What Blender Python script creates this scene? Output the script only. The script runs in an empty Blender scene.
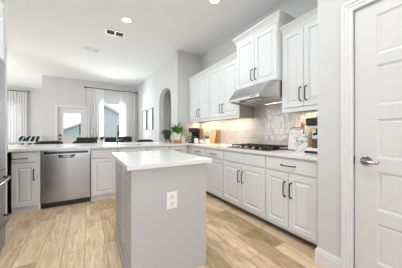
import bpy, bmesh, math, random
from mathutils import Vector, Matrix
random.seed(7)
PI = math.pi
SC = bpy.context.scene
COL = SC.collection

# ------------------------------------------------------------------ camera, world, lights, exposure
cam_d = bpy.data.cameras.new('camera'); cam = bpy.data.objects.new('camera', cam_d); COL.objects.link(cam)
cam_d.sensor_width = 36.0
cam_d.lens = 36.0 * 185.77 / 402.0
cam_d.shift_y = -0.0013
cam_d.clip_start = 0.02
cam.location = (0, 0, 1.131)
cam.rotation_euler = (PI / 2, 0, -0.545)
SC.camera = cam

SC.view_settings.view_transform = 'Standard'
SC.view_settings.look = 'None'
SC.view_settings.gamma = 1.0
SC.view_settings.use_curve_mapping = False
SC.view_settings.exposure = 0.24

w = bpy.data.worlds.new('sky'); SC.world = w; w.use_nodes = True
nt = w.node_tree; nt.nodes.clear()
bg = nt.nodes.new('ShaderNodeBackground'); out = nt.nodes.new('ShaderNodeOutputWorld')
tc = nt.nodes.new('ShaderNodeTexCoord'); sx = nt.nodes.new('ShaderNodeSeparateXYZ')
rp = nt.nodes.new('ShaderNodeValToRGB')
rp.color_ramp.elements[0].position = 0.0; rp.color_ramp.elements[0].color = (0.97, 0.985, 1.0, 1)
rp.color_ramp.elements[1].position = 0.5; rp.color_ramp.elements[1].color = (0.70, 0.84, 1.0, 1)
nt.links.new(tc.outputs['Generated'], sx.inputs[0]); nt.links.new(sx.outputs['Z'], rp.inputs[0])
nt.links.new(rp.outputs[0], bg.inputs[0]); nt.links.new(bg.outputs[0], out.inputs[0])
bg.inputs[1].default_value = 1.15

def area_light(name, loc, rot, sx_, sy_, power, col=(1, 1, 1)):
    d = bpy.data.lights.new(name, 'AREA'); d.shape = 'RECTANGLE'; d.size = sx_; d.size_y = sy_
    d.energy = power; d.color = col
    o = bpy.data.objects.new(name, d); o.location = loc; o.rotation_euler = rot; COL.objects.link(o)
    return o
area_light('fill_light_rear', (-0.35, -3.0, 1.45), (PI / 2, 0, -0.12), 2.2, 2.4, 30, (0.86, 0.94, 1.0))  # added fill from behind the camera, its source is unseen
area_light('fill_light_near_left', (-1.46, 0.1, 0.9), (PI / 2, 0, -PI / 2), 2.0, 1.1, 11, (0.86, 0.94, 1.0))  # added fill for the base cabinet fronts, source out of view
area_light('fill_light_left', (-4.2, 6.7, 1.4), (PI / 2, 0, -PI / 2 + 0.15), 1.6, 1.9, 86, (0.90, 0.955, 1.0))  # unseen source added to brighten the dining wall and ceiling
area_light('daylight_back_window', (0.83, 8.22, 1.45), (PI / 2, 0, PI), 0.8, 1.6, 85, (0.95, 0.98, 1.0))
area_light('daylight_nook_window', (-3.1, 10.8, 1.6), (PI / 2, 0, PI), 1.5, 1.6, 9, (0.95, 0.98, 1.0))
area_light('fill_light_nook_side', (-4.3, 9.3, 1.4), (PI / 2, 0, -PI / 2), 1.6, 1.9, 20, (0.93, 0.97, 1.0))  # unseen source added to lift the nook ceiling and back wall

# ------------------------------------------------------------------ materials
def mat(name, col, rough=0.5, metal=0.0, noise=0.0, nscale=8.0, bump=0.0, bscale=60.0, stretch=None, spec=0.5, coat=0.0, emit=None, estr=0.0):
    m = bpy.data.materials.new(name); m.use_nodes = True
    t = m.node_tree; b = t.nodes['Principled BSDF']
    b.inputs['Roughness'].default_value = rough; b.inputs['Metallic'].default_value = metal
    b.inputs['Specular IOR Level'].default_value = spec
    b.inputs['Coat Weight'].default_value = coat
    c = (*col, 1)
    tc = t.nodes.new('ShaderNodeTexCoord'); mp = t.nodes.new('ShaderNodeMapping')
    t.links.new(tc.outputs['Object'], mp.inputs[0])
    if stretch: mp.inputs['Scale'].default_value = stretch
    if noise > 0:
        n = t.nodes.new('ShaderNodeTexNoise'); n.inputs['Scale'].default_value = nscale; n.inputs['Detail'].default_value = 4
        t.links.new(mp.outputs[0], n.inputs['Vector'])
        mx = t.nodes.new('ShaderNodeMix'); mx.data_type = 'RGBA'
        mx.inputs[6].default_value = tuple(max(0, v * (1 - noise)) for v in col) + (1,)
        mx.inputs[7].default_value = tuple(min(1, v * (1 + noise)) for v in col) + (1,)
        t.links.new(n.outputs['Fac'], mx.inputs[0]); t.links.new(mx.outputs[2], b.inputs['Base Color'])
    else:
        b.inputs['Base Color'].default_value = c
    if bump > 0:
        n2 = t.nodes.new('ShaderNodeTexNoise'); n2.inputs['Scale'].default_value = bscale; n2.inputs['Detail'].default_value = 3
        t.links.new(mp.outputs[0], n2.inputs['Vector'])
        bp = t.nodes.new('ShaderNodeBump'); bp.inputs['Strength'].default_value = bump; bp.inputs['Distance'].default_value = 0.002
        t.links.new(n2.outputs['Fac'], bp.inputs['Height']); t.links.new(bp.outputs[0], b.inputs['Normal'])
    if emit:
        b.inputs['Emission Color'].default_value = (*emit, 1); b.inputs['Emission Strength'].default_value = estr
    return m

M = {}
M['wall'] = mat('wall_paint', (0.63, 0.628, 0.625), 0.85, noise=0.01, bump=0.15, bscale=150)
M['ceil'] = mat('ceiling_paint', (0.82, 0.825, 0.825), 0.9, noise=0.01, bump=0.2, bscale=120)
M['trim'] = mat('trim_paint', (0.74, 0.735, 0.73), 0.4, noise=0.008)
M['cab'] = mat('cabinet_paint', (0.77, 0.775, 0.78), 0.38, noise=0.008)
M['island'] = mat('island_paint', (0.52, 0.515, 0.51), 0.5, noise=0.01)
M['pdoor'] = mat('door_paint', (0.68, 0.675, 0.665), 0.4, noise=0.008)
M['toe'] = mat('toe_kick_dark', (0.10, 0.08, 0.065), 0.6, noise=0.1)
M['black'] = mat('black_metal', (0.018, 0.017, 0.017), 0.42, 0.6, noise=0.1)
M['blackp'] = mat('black_plastic', (0.02, 0.02, 0.021), 0.3, noise=0.1)
M['darkfab'] = mat('dark_upholstery', (0.025, 0.026, 0.032), 0.75, noise=0.3, nscale=80, bump=0.3)
M['darkwood'] = mat('dark_wood', (0.022, 0.012, 0.010), 0.45, noise=0.4, nscale=5, stretch=(1, 1, 14))
M['steel'] = mat('brushed_steel', (0.38, 0.385, 0.40), 0.2, 1.0, noise=0.10, nscale=5, stretch=(60, 60, 1), bump=0.05)
M['steelh'] = mat('hood_steel', (0.62, 0.61, 0.60), 0.24, 1.0, noise=0.08, nscale=6, stretch=(1, 50, 50))
M['chrome'] = mat('satin_nickel', (0.31, 0.295, 0.28), 0.18, 1.0, noise=0.04)
M['faucet'] = mat('faucet_steel', (0.30, 0.31, 0.32), 0.25, 1.0, noise=0.04)
M['filter'] = mat('hood_filter_mesh', (0.62, 0.57, 0.52), 0.4, 0.6, noise=0.2, nscale=120)
M['glassb'] = mat('black_glass', (0.012, 0.012, 0.013), 0.12, noise=0.1)
M['white'] = mat('white_ceramic', (0.86, 0.85, 0.83), 0.25, noise=0.01)
M['cream'] = mat('cream_card', (0.85, 0.80, 0.70), 0.7, noise=0.03)
M['plate'] = mat('white_plastic', (0.86, 0.85, 0.83), 0.35, noise=0.01)
M['slot'] = mat('socket_face', (0.78, 0.77, 0.75), 0.4, noise=0.01)
M['boardw'] = mat('maple_board', (0.58, 0.37, 0.20), 0.5, noise=0.18, nscale=6, stretch=(1, 12, 1))
M['boardd'] = mat('walnut_board', (0.30, 0.15, 0.07), 0.5, noise=0.25, nscale=6, stretch=(1, 12, 1))
M['riser'] = mat('acacia_riser', (0.40, 0.16, 0.06), 0.45, noise=0.35, nscale=10, stretch=(1, 1, 6))
M['riserl'] = mat('cherry_riser', (0.55, 0.27, 0.11), 0.45, noise=0.35, nscale=10, stretch=(1, 1, 6))
M['leaf'] = mat('leaf_green', (0.20, 0.36, 0.085), 0.55, noise=0.45, nscale=20)
M['leafd'] = mat('leaf_deep_green', (0.11, 0.24, 0.055), 0.55, noise=0.45, nscale=20)
M['leafp'] = mat('leaf_grey_green', (0.28, 0.36, 0.15), 0.55, noise=0.4, nscale=20)
M['leafk'] = mat('leaf_near_black', (0.03, 0.045, 0.04), 0.5, noise=0.4, nscale=20)
M['fridgesteel'] = mat('satin_fridge_steel', (0.34, 0.34, 0.355), 0.6, 0.35, noise=0.06, nscale=5, stretch=(60, 60, 1), spec=0.12)
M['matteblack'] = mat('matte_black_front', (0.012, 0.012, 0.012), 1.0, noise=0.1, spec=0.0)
M['potd'] = mat('charcoal_pot', (0.035, 0.042, 0.045), 0.45, noise=0.2)
M['soil'] = mat('soil', (0.04, 0.028, 0.02), 0.9, noise=0.4, nscale=60)
M['amber'] = mat('amber_oil', (0.50, 0.22, 0.03), 0.15, noise=0.25, nscale=15)
M['teal'] = mat('teal_cap', (0.16, 0.42, 0.44), 0.4, noise=0.05)
M['spoon'] = mat('spoon_wood', (0.17, 0.09, 0.05), 0.5, noise=0.2)
M['dgrey'] = mat('dark_grey_metal', (0.10, 0.10, 0.10), 0.35, 0.7, noise=0.1)
M['fridgebody'] = mat('appliance_side_grey', (0.20, 0.20, 0.205), 0.5, noise=0.05)
M['stucco'] = mat('neighbour_siding', (0.80, 0.81, 0.81), 0.9, noise=0.05, nscale=3)
M['roof'] = mat('neighbour_roof', (0.70, 0.72, 0.74), 0.9, noise=0.12, nscale=8)
M['grass'] = mat('lawn', (0.22, 0.30, 0.14), 0.95, noise=0.2, nscale=30)
M['fence'] = mat('fence_board', (0.55, 0.53, 0.50), 0.9, noise=0.12, nscale=4)
M['artw'] = mat('art_paper', (0.80, 0.80, 0.79), 0.8, noise=0.02)
M['lamp'] = mat('lamp_diffuser', (0.9, 0.9, 0.88), 0.5, emit=(1.0, 0.96, 0.9), estr=2.2)
M['strip'] = mat('strip_diffuser', (0.9, 0.9, 0.85), 0.5, emit=(1.0, 0.86, 0.66), estr=3.0)
M['grille'] = mat('vent_dark', (0.13, 0.13, 0.13), 0.7, noise=0.1)

FLOOR_OFF = 0.030
def floor_mat():
    m = bpy.data.materials.new('wood_plank_tile'); m.use_nodes = True
    t = m.node_tree; N = t.nodes.new; L = t.links.new; b = t.nodes['Principled BSDF']
    tc = N('ShaderNodeTexCoord'); mp = N('ShaderNodeMapping'); mp.vector_type = 'POINT'
    mp.inputs['Rotation'].default_value = (0, 0, PI / 2); mp.inputs['Location'].default_value = (0.25, FLOOR_OFF + 0.178 * 40, 0)
    L(tc.outputs['Object'], mp.inputs[0])
    br = N('ShaderNodeTexBrick'); br.offset = 0.37; br.offset_frequency = 2; br.squash = 1.0
    br.inputs['Color1'].default_value = (0, 0, 0, 1); br.inputs['Color2'].default_value = (1, 1, 1, 1)
    br.inputs['Mortar'].default_value = (0.5, 0.5, 0.5, 1)
    br.inputs['Scale'].default_value = 1.0; br.inputs['Mortar Size'].default_value = 0.0032; br.inputs['Mortar Smooth'].default_value = 0.2
    br.inputs['Brick Width'].default_value = 0.95; br.inputs['Row Height'].default_value = 0.178; br.inputs['Bias'].default_value = 0.0
    L(mp.outputs[0], br.inputs['Vector'])
    r = N('ShaderNodeValToRGB'); cr = r.color_ramp
    cr.elements[0].position = 0.0; cr.elements[0].color = (0.50, 0.35, 0.205, 1)
    cr.elements[1].position = 1.0; cr.elements[1].color = (0.88, 0.70, 0.48, 1)
    for p, c in ((0.10, (0.66, 0.475, 0.29)), (0.30, (0.82, 0.625, 0.42)), (0.55, (0.86, 0.665, 0.455)), (0.78, (0.76, 0.565, 0.38))):
        e = cr.elements.new(p); e.color = (*c, 1)
    L(br.outputs['Color'], r.inputs[0])
    # grain running along the plank, shifted per plank
    m2 = N('ShaderNodeMapping'); m2.inputs['Scale'].default_value = (26, 2.6, 1); L(tc.outputs['Object'], m2.inputs[0])
    add = N('ShaderNodeVectorMath'); add.operation = 'ADD'
    sc = N('ShaderNodeVectorMath'); sc.operation = 'SCALE'; sc.inputs['Scale'].default_value = 31.0
    L(br.outputs['Color'], sc.inputs[0]); L(m2.outputs[0], add.inputs[0]); L(sc.outputs[0], add.inputs[1])
    n = N('ShaderNodeTexNoise'); n.inputs['Scale'].default_value = 1.3; n.inputs['Detail'].default_value = 7; n.inputs['Roughness'].default_value = 0.62; n.inputs['Distortion'].default_value = 1.2
    L(add.outputs[0], n.inputs['Vector'])
    gr = N('ShaderNodeValToRGB'); gr.color_ramp.elements[0].position = 0.3; gr.color_ramp.elements[0].color = (0.60, 0.52, 0.43, 1)
    gr.color_ramp.elements[1].position = 0.68; gr.color_ramp.elements[1].color = (1.2, 1.2, 1.2, 1)
    L(n.outputs['Fac'], gr.inputs[0])
    mu = N('ShaderNodeMix'); mu.data_type = 'RGBA'; mu.blend_type = 'MULTIPLY'; mu.inputs[0].default_value = 0.85
    L(r.outputs[0], mu.inputs[6]); L(gr.outputs[0], mu.inputs[7])
    m3 = N('ShaderNodeMapping'); m3.inputs['Scale'].default_value = (3.5, 1.6, 1); L(tc.outputs['Object'], m3.inputs[0])
    ad3 = N('ShaderNodeVectorMath'); ad3.operation = 'ADD'; L(m3.outputs[0], ad3.inputs[0]); L(sc.outputs[0], ad3.inputs[1])
    n3 = N('ShaderNodeTexNoise'); n3.inputs['Scale'].default_value = 1.0; n3.inputs['Detail'].default_value = 4; n3.inputs['Roughness'].default_value = 0.6; L(ad3.outputs[0], n3.inputs['Vector'])
    r3 = N('ShaderNodeValToRGB'); r3.color_ramp.elements[0].position = 0.55; r3.color_ramp.elements[0].color = (1, 1, 1, 1); r3.color_ramp.elements[1].position = 0.66; r3.color_ramp.elements[1].color = (0.70, 0.62, 0.53, 1)
    L(n3.outputs['Fac'], r3.inputs[0])
    mu3 = N('ShaderNodeMix'); mu3.data_type = 'RGBA'; mu3.blend_type = 'MULTIPLY'; mu3.inputs[0].default_value = 1.0
    L(mu.outputs[2], mu3.inputs[6]); L(r3.outputs[0], mu3.inputs[7]); mu = mu3
    mo = N('ShaderNodeMix'); mo.data_type = 'RGBA'; mo.inputs[7].default_value = (0.40, 0.31, 0.22, 1)
    L(br.outputs['Fac'], mo.inputs[0]); L(mu.outputs[2], mo.inputs[6]); L(mo.outputs[2], b.inputs['Base Color'])
    b.inputs['Roughness'].default_value = 0.36
    bp = N('ShaderNodeBump'); bp.invert = True; bp.inputs['Strength'].default_value = 0.5; bp.inputs['Distance'].default_value = 0.002
    L(br.outputs['Fac'], bp.inputs['Height']); L(bp.outputs[0], b.inputs['Normal'])
    return m
M['floor'] = floor_mat()

def tile_mat():
    m = bpy.data.materials.new('glazed_backsplash_tile'); m.use_nodes = True
    t = m.node_tree; N = t.nodes.new; L = t.links.new; b = t.nodes['Principled BSDF']
    tc = N('ShaderNodeTexCoord'); sp = N('ShaderNodeSeparateXYZ'); L(tc.outputs['Object'], sp.inputs[0])
    ad = N('ShaderNodeMath'); ad.operation = 'ADD'; L(sp.outputs['X'], ad.inputs[0]); L(sp.outputs['Y'], ad.inputs[1])
    cb = N('ShaderNodeCombineXYZ'); L(ad.outputs[0], cb.inputs['X']); L(sp.outputs['Z'], cb.inputs['Y'])
    mp = N('ShaderNodeMapping'); mp.inputs['Location'].default_value = (0.03, 0.086, 0); L(cb.outputs[0], mp.inputs[0])
    br = N('ShaderNodeTexBrick'); br.offset = 0.5
    br.inputs['Color1'].default_value = (0, 0, 0, 1); br.inputs['Color2'].default_value = (1, 1, 1, 1); br.inputs['Mortar'].default_value = (0.6, 0.6, 0.6, 1)
    br.inputs['Scale'].default_value = 1; br.inputs['Mortar Size'].default_value = 0.003; br.inputs['Mortar Smooth'].default_value = 0.4
    br.inputs['Brick Width'].default_value = 0.1; br.inputs['Row Height'].default_value = 0.1
    L(mp.outputs[0], br.inputs['Vector'])
    n = N('ShaderNodeTexNoise'); n.inputs['Scale'].default_value = 14; n.inputs['Detail'].default_value = 3; L(mp.outputs[0], n.inputs['Vector'])
    mixf = N('ShaderNodeMath'); mixf.operation = 'MULTIPLY_ADD'; mixf.inputs[1].default_value = 0.55
    L(br.outputs['Color'], mixf.inputs[0]); sc = N('ShaderNodeMath'); sc.operation = 'MULTIPLY'; sc.inputs[1].default_value = 0.45
    L(n.outputs['Fac'], sc.inputs[0]); L(sc.outputs[0], mixf.inputs[2])
    r = N('ShaderNodeValToRGB'); r.color_ramp.elements[0].color = (0.40, 0.37, 0.34, 1); r.color_ramp.elements[1].color = (0.50, 0.47, 0.435, 1)
    r.color_ramp.elements[0].position = 0.1; r.color_ramp.elements[1].position = 0.9
    L(mixf.outputs[0], r.inputs[0])
    mo = N('ShaderNodeMix'); mo.data_type = 'RGBA'; mo.inputs[7].default_value = (0.54, 0.51, 0.475, 1)
    L(br.outputs['Fac'], mo.inputs[0]); L(r.outputs[0], mo.inputs[6]); L(mo.outputs[2], b.inputs['Base Color'])
    b.inputs['Roughness'].default_value = 0.14
    hsub = N('ShaderNodeMath'); hsub.operation = 'SUBTRACT'; L(n.outputs['Fac'], hsub.inputs[0]); L(br.outputs['Fac'], hsub.inputs[1])
    bp = N('ShaderNodeBump'); bp.inputs['Strength'].default_value = 0.6; bp.inputs['Distance'].default_value = 0.006
    L(hsub.outputs[0], bp.inputs['Height']); L(bp.outputs[0], b.inputs['Normal'])
    return m
M['tile'] = tile_mat()

def quartz():
    m = mat('white_quartz', (0.80, 0.795, 0.78), 0.16)
    t = m.node_tree; b = t.nodes['Principled BSDF']
    tc = t.nodes.new('ShaderNodeTexCoord'); n = t.nodes.new('ShaderNodeTexNoise'); n.inputs['Scale'].default_value = 2.2; n.inputs['Detail'].default_value = 8; n.inputs['Distortion'].default_value = 2.5
    t.links.new(tc.outputs['Object'], n.inputs['Vector'])
    r = t.nodes.new('ShaderNodeValToRGB'); cr = r.color_ramp
    cr.elements[0].position = 0.47; cr.elements[0].color = (0.83, 0.825, 0.81, 1); cr.elements[1].position = 0.53; cr.elements[1].color = (0.83, 0.825, 0.81, 1)
    e = cr.elements.new(0.5); e.color = (0.805, 0.80, 0.785, 1)
    t.links.new(n.outputs['Fac'], r.inputs[0]); t.links.new(r.outputs[0], b.inputs['Base Color'])
    return m
M['quartz'] = quartz()

def sheer():
    m = bpy.data.materials.new('sheer_white_fabric'); m.use_nodes = True
    t = m.node_tree; t.nodes.clear(); N = t.nodes.new; L = t.links.new
    o = N('ShaderNodeOutputMaterial'); d = N('ShaderNodeBsdfDiffuse'); tr = N('ShaderNodeBsdfTranslucent'); mx = N('ShaderNodeMixShader')
    tp = N('ShaderNodeBsdfTransparent'); mx2 = N('ShaderNodeMixShader')
    tc = N('ShaderNodeTexCoord'); n = N('ShaderNodeTexNoise'); n.inputs['Scale'].default_value = 300
    L(tc.outputs['Object'], n.inputs['Vector'])
    r = N('ShaderNodeValToRGB'); r.color_ramp.elements[0].color = (0.86, 0.85, 0.845, 1); r.color_ramp.elements[1].color = (0.93, 0.92, 0.915, 1)
    L(n.outputs['Fac'], r.inputs[0]); L(r.outputs[0], d.inputs[0]); L(r.outputs[0], tr.inputs[0])
    mx.inputs[0].default_value = 0.5; mx2.inputs[0].default_value = 0.08
    L(d.outputs[0], mx.inputs[1]); L(tr.outputs[0], mx.inputs[2]); L(mx.outputs[0], mx2.inputs[1]); L(tp.outputs[0], mx2.inputs[2]); L(mx2.outputs[0], o.inputs[0])
    return m
M['sheer'] = sheer()

def pane_glass():
    m = bpy.data.materials.new('window_glass'); m.use_nodes = True
    t = m.node_tree; t.nodes.clear(); N = t.nodes.new; L = t.links.new
    o = N('ShaderNodeOutputMaterial'); tp = N('ShaderNodeBsdfTransparent'); g = N('ShaderNodeBsdfGlossy'); g.inputs['Roughness'].default_value = 0.02
    mx = N('ShaderNodeMixShader'); fr = N('ShaderNodeFresnel'); fr.inputs[0].default_value = 1.25
    tp.inputs[0].default_value = (0.96, 0.98, 0.98, 1)
    L(fr.outputs[0], mx.inputs[0]); L(tp.outputs[0], mx.inputs[1]); L(g.outputs[0], mx.inputs[2]); L(mx.outputs[0], o.inputs[0])
    return m
M['glass'] = pane_glass()

def stripe_fabric():
    m = bpy.data.materials.new('brushstroke_fabric'); m.use_nodes = True
    t = m.node_tree; N = t.nodes.new; L = t.links.new; b = t.nodes['Principled BSDF']
    tc = N('ShaderNodeTexCoord'); mp = N('ShaderNodeMapping'); mp.inputs['Rotation'].default_value = (0, 0.55, 0.0); L(tc.outputs['Object'], mp.inputs[0])
    wv = N('ShaderNodeTexWave'); wv.inputs['Scale'].default_value = 2.4; wv.inputs['Distortion'].default_value = 3.0; wv.inputs['Detail'].default_value = 2
    L(mp.outputs[0], wv.inputs['Vector'])
    r = N('ShaderNodeValToRGB'); cr = r.color_ramp; cr.interpolation = 'CONSTANT'
    cr.elements[0].position = 0.0; cr.elements[0].color = (0.02, 0.03, 0.07, 1); cr.elements[1].position = 0.78; cr.elements[1].color = (0.72, 0.76, 0.78, 1)
    for p, c in ((0.35, (0.03, 0.13, 0.15)), (0.6, (0.05, 0.22, 0.20))):
        e = cr.elements.new(p); e.color = (*c, 1)
    L(wv.outputs['Fac'], r.inputs[0]); L(r.outputs[0], b.inputs['Base Color']); b.inputs['Roughness'].default_value = 0.85
    return m
M['stripe'] = stripe_fabric()

def art_mat(name, seed, scale, lo, hi, dark):
    m = bpy.data.materials.new(name); m.use_nodes = True
    t = m.node_tree; N = t.nodes.new; L = t.links.new; b = t.nodes['Principled BSDF']
    tc = N('ShaderNodeTexCoord'); mp = N('ShaderNodeMapping'); mp.inputs['Location'].default_value = (seed, seed * 2.3, seed * 0.7); L(tc.outputs['Object'], mp.inputs[0])
    n = N('ShaderNodeTexNoise'); n.inputs['Scale'].default_value = scale; n.inputs['Detail'].default_value = 3; n.inputs['Distortion'].default_value = 1.6
    L(mp.outputs[0], n.inputs['Vector'])
    r = N('ShaderNodeValToRGB'); cr = r.color_ramp
    cr.elements[0].position = lo; cr.elements[0].color = (0.82, 0.81, 0.80, 1); cr.elements[1].position = hi; cr.elements[1].color = (0.82, 0.81, 0.80, 1)
    e = cr.elements.new((lo + hi) / 2); e.color = (*dark, 1)
    L(n.outputs['Fac'], r.inputs[0]); L(r.outputs[0], b.inputs['Base Color']); b.inputs['Roughness'].default_value = 0.6
    return m
M['art1'] = art_mat('abstract_print', 3.1, 6, 0.42, 0.56, (0.25, 0.25, 0.25))
M['cover'] = art_mat('sketched_cover', 7.7, 11, 0.45, 0.55, (0.52, 0.52, 0.56))

# ------------------------------------------------------------------ mesh helpers
class MB:
    def __init__(s): s.bm = bmesh.new(); s.sm = False
    def box(s, x0, x1, y0, y1, z0, z1, bev=0.0):
        bm = s.bm
        r = bmesh.ops.create_cube(bm, size=1.0, matrix=Matrix.LocRotScale(Vector(((x0 + x1) / 2, (y0 + y1) / 2, (z0 + z1) / 2)), None, Vector((abs(x1 - x0), abs(y1 - y0), abs(z1 - z0)))))
        if bev > 0:
            es = list({e for v in r['verts'] for e in v.link_edges})
            bmesh.ops.bevel(bm, geom=es, offset=bev, segments=2, profile=0.5, affect='EDGES')
        return s
    def loops(s, rings, cap0=True, cap1=True, closed=True):
        bm = s.bm; vr = [[bm.verts.new(p) for p in ring] for ring in rings]
        n = len(vr[0])
        for a, b in zip(vr, vr[1:]):
            for i in range(n if closed else n - 1):
                j = (i + 1) % n
                try: bm.faces.new((a[i], a[j], b[j], b[i]))
                except ValueError: pass
        if cap0: bm.faces.new(list(reversed(vr[0])))
        if cap1: bm.faces.new(vr[-1])
        return s
    def tube(s, path, r, seg=10):
        s.sm = True
        P = [Vector(p) for p in path]; rs = r if isinstance(r, (list, tuple)) else [r] * len(P)
        t0 = (P[1] - P[0]).normalized(); up = Vector((0, 0, 1)) if abs(t0.z) < 0.9 else Vector((1, 0, 0))
        nrm = t0.cross(up).normalized(); rings = []
        for i, p in enumerate(P):
            if i == 0: t = P[1] - P[0]
            elif i == len(P) - 1: t = P[-1] - P[-2]
            else: t = (P[i + 1] - P[i]).normalized() + (P[i] - P[i - 1]).normalized()
            t.normalize(); nrm = (nrm - t * nrm.dot(t)).normalized(); bn = t.cross(nrm)
            rings.append([p + (nrm * math.cos(a) + bn * math.sin(a)) * rs[i] for a in [2 * PI * k / seg for k in range(seg)]])
        return s.loops(rings)
    def lathe(s, prof, c=(0, 0, 0), seg=24, axis='z'):
        s.sm = True; rings = []
        for r, z in prof:
            ring = []
            for k in range(seg):
                a = 2 * PI * k / seg; u, v = max(r, 1e-4) * math.cos(a), max(r, 1e-4) * math.sin(a)
                p = (u, v, z) if axis == 'z' else ((z, u, v) if axis == 'x' else (v, z, u))
                ring.append(Vector(p) + Vector(c))
            rings.append(ring)
        return s.loops(rings)
    def prism(s, poly, axis, a, b):
        def mk(p, h): return (h, p[0], p[1]) if axis == 'x' else ((p[0], h, p[1]) if axis == 'y' else (p[0], p[1], h))
        return s.loops([[mk(p, a) for p in poly], [mk(p, b) for p in poly]])
    def slab(s, x0, x1, z0, z1, yb, rings):
        """A panel facing -y: rings = [(inset, y), ...] from the rim to the middle."""
        R = [[(x0, yb, z0), (x1, yb, z0), (x1, yb, z1), (x0, yb, z1)]]
        for i, y in rings: R.append([(x0 + i, y, z0 + i), (x1 - i, y, z0 + i), (x1 - i, y, z1 - i), (x0 + i, y, z1 - i)])
        return s.loops(R)
    def ball(s, c, r, sc=(1, 1, 1), u=14, v=9):
        s.sm = True
        bmesh.ops.create_uvsphere(s.bm, u_segments=u, v_segments=v, radius=r, matrix=Matrix.LocRotScale(Vector(c), None, Vector(sc)))
        return s
    def leaf(s, base, direction, length, width, droop=0.4, seg=4):
        """A thin solid leaf that curves towards the ground."""
        s.sm = True
        d = Vector(direction).normalized(); side = d.cross(Vector((0, 0, 1)))
        if side.length < 1e-3: side = Vector((1, 0, 0))
        side.normalize(); rings = []
        for i in range(seg + 1):
            t = i / seg; p = Vector(base) + d * (length * t) - Vector((0, 0, droop * length * t * t))
            w_ = max(0.0006, width * math.sin(PI * min(0.97, 0.12 + 0.88 * t)) * 0.5); n = side.cross(d).normalized() * 0.0008
            rings.append([p - side * w_, p - n, p + side * w_, p + n])
        return s.loops(rings)
    def build(s, name, material, parent=None, smooth=None):
        bmesh.ops.recalc_face_normals(s.bm, faces=s.bm.faces)
        me = bpy.data.meshes.new(name); s.bm.to_mesh(me); s.bm.free()
        me.materials.append(material)
        if (s.sm if smooth is None else smooth):
            me.polygons.foreach_set('use_smooth', [True] * len(me.polygons))
            try: me.set_sharp_from_angle(angle=math.radians(40))
            except Exception: pass
        o = bpy.data.objects.new(name, me); COL.objects.link(o)
        if parent: o.parent = parent
        return o

def tag(o, label, cat, group=None):
    o['label'] = label; o['category'] = cat
    if group: o['group'] = group
    return o
def thing(name, label, cat, loc=(0, 0, 0), rz=0.0, group=None):
    o = bpy.data.objects.new(name, None); o.empty_display_size = 0.1; COL.objects.link(o)
    o.location = loc; o.rotation_euler = (0, 0, rz)
    return tag(o, label, cat, group)
def struct(name, mb, m, parent=None, smooth=None):
    o = mb.build(name, m, parent, smooth)
    if not parent: o['kind'] = 'structure'
    return o
def dup(root, loc, rz=None, label=None):
    r = root.copy(); COL.objects.link(r); r.location = loc
    if rz is not None: r.rotation_euler = (0, 0, rz)
    if label: r['label'] = label
    for ch in list(root.children):
        c = ch.copy(); COL.objects.link(c); c.parent = r
        for g in list(ch.children):
            d = g.copy(); COL.objects.link(d); d.parent = c
    return r

# ------------------------------------------------------------------ room shell
ZC = 3.10
XR, YK, XA, YB, XP, YP = 2.45, 4.04, 1.80, 8.10, 1.715, 0.862
XL = -1.50
struct('floor', MB().box(-4.6, 3.5, -3.3, 10.8, -0.12, 0.0), M['floor'])
struct('ceiling', MB().box(-4.6, 3.5, -3.3, 10.8, ZC, ZC + 0.15), M['ceil'])
struct('wall_right', MB().box(XR, XR + 0.12, YP - 0.115, YK + 0.12, 0, ZC), M['wall'])
struct('wall_kitchen_back', MB().box(XA, XR, YK, YK + 0.12, 0, ZC), M['wall'])
# wall along the dining room with the arched opening
def arch_wall():
    mb = MB(); y0, y1, zs, zt = 4.44, 5.36, 1.95, 2.37
    x0, x1 = XA, XA + 0.13
    n = 20; arc = []
    for k in range(n + 1):
        a = PI * k / n; c, s_ = math.cos(a), math.sin(a)
        arc.append(((y0 + y1) / 2 - (y1 - y0) / 2 * math.copysign(abs(c) ** 0.8, c), zs + (zt - zs) * abs(s_) ** 0.8))
    mb.box(x0, x1, YK + 0.12, y0, 0, ZC); mb.box(x0, x1, y1, YB, 0, ZC)
    for (ya, za), (yb, zb) in zip(arc, arc[1:]):
        mb.loops([[(x0, ya, za), (x0, yb, zb), (x0, yb, ZC), (x0, ya, ZC)], [(x1, ya, za), (x1, yb, zb), (x1, yb, ZC), (x1, ya, ZC)]])
    bmesh.ops.remove_doubles(mb.bm, verts=mb.bm.verts, dist=1e-4)
    return mb
struct('wall_dining_right', arch_wall(), M['wall'], smooth=False)
struct('wall_hall_right', MB().box(3.2, 3.32, YK + 0.12, YB, 0, ZC), M['wall'])
struct('wall_hall_near', MB().box(XR + 0.12, 3.32, YK, YK + 0.12, 0, ZC), M['wall'])
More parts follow.
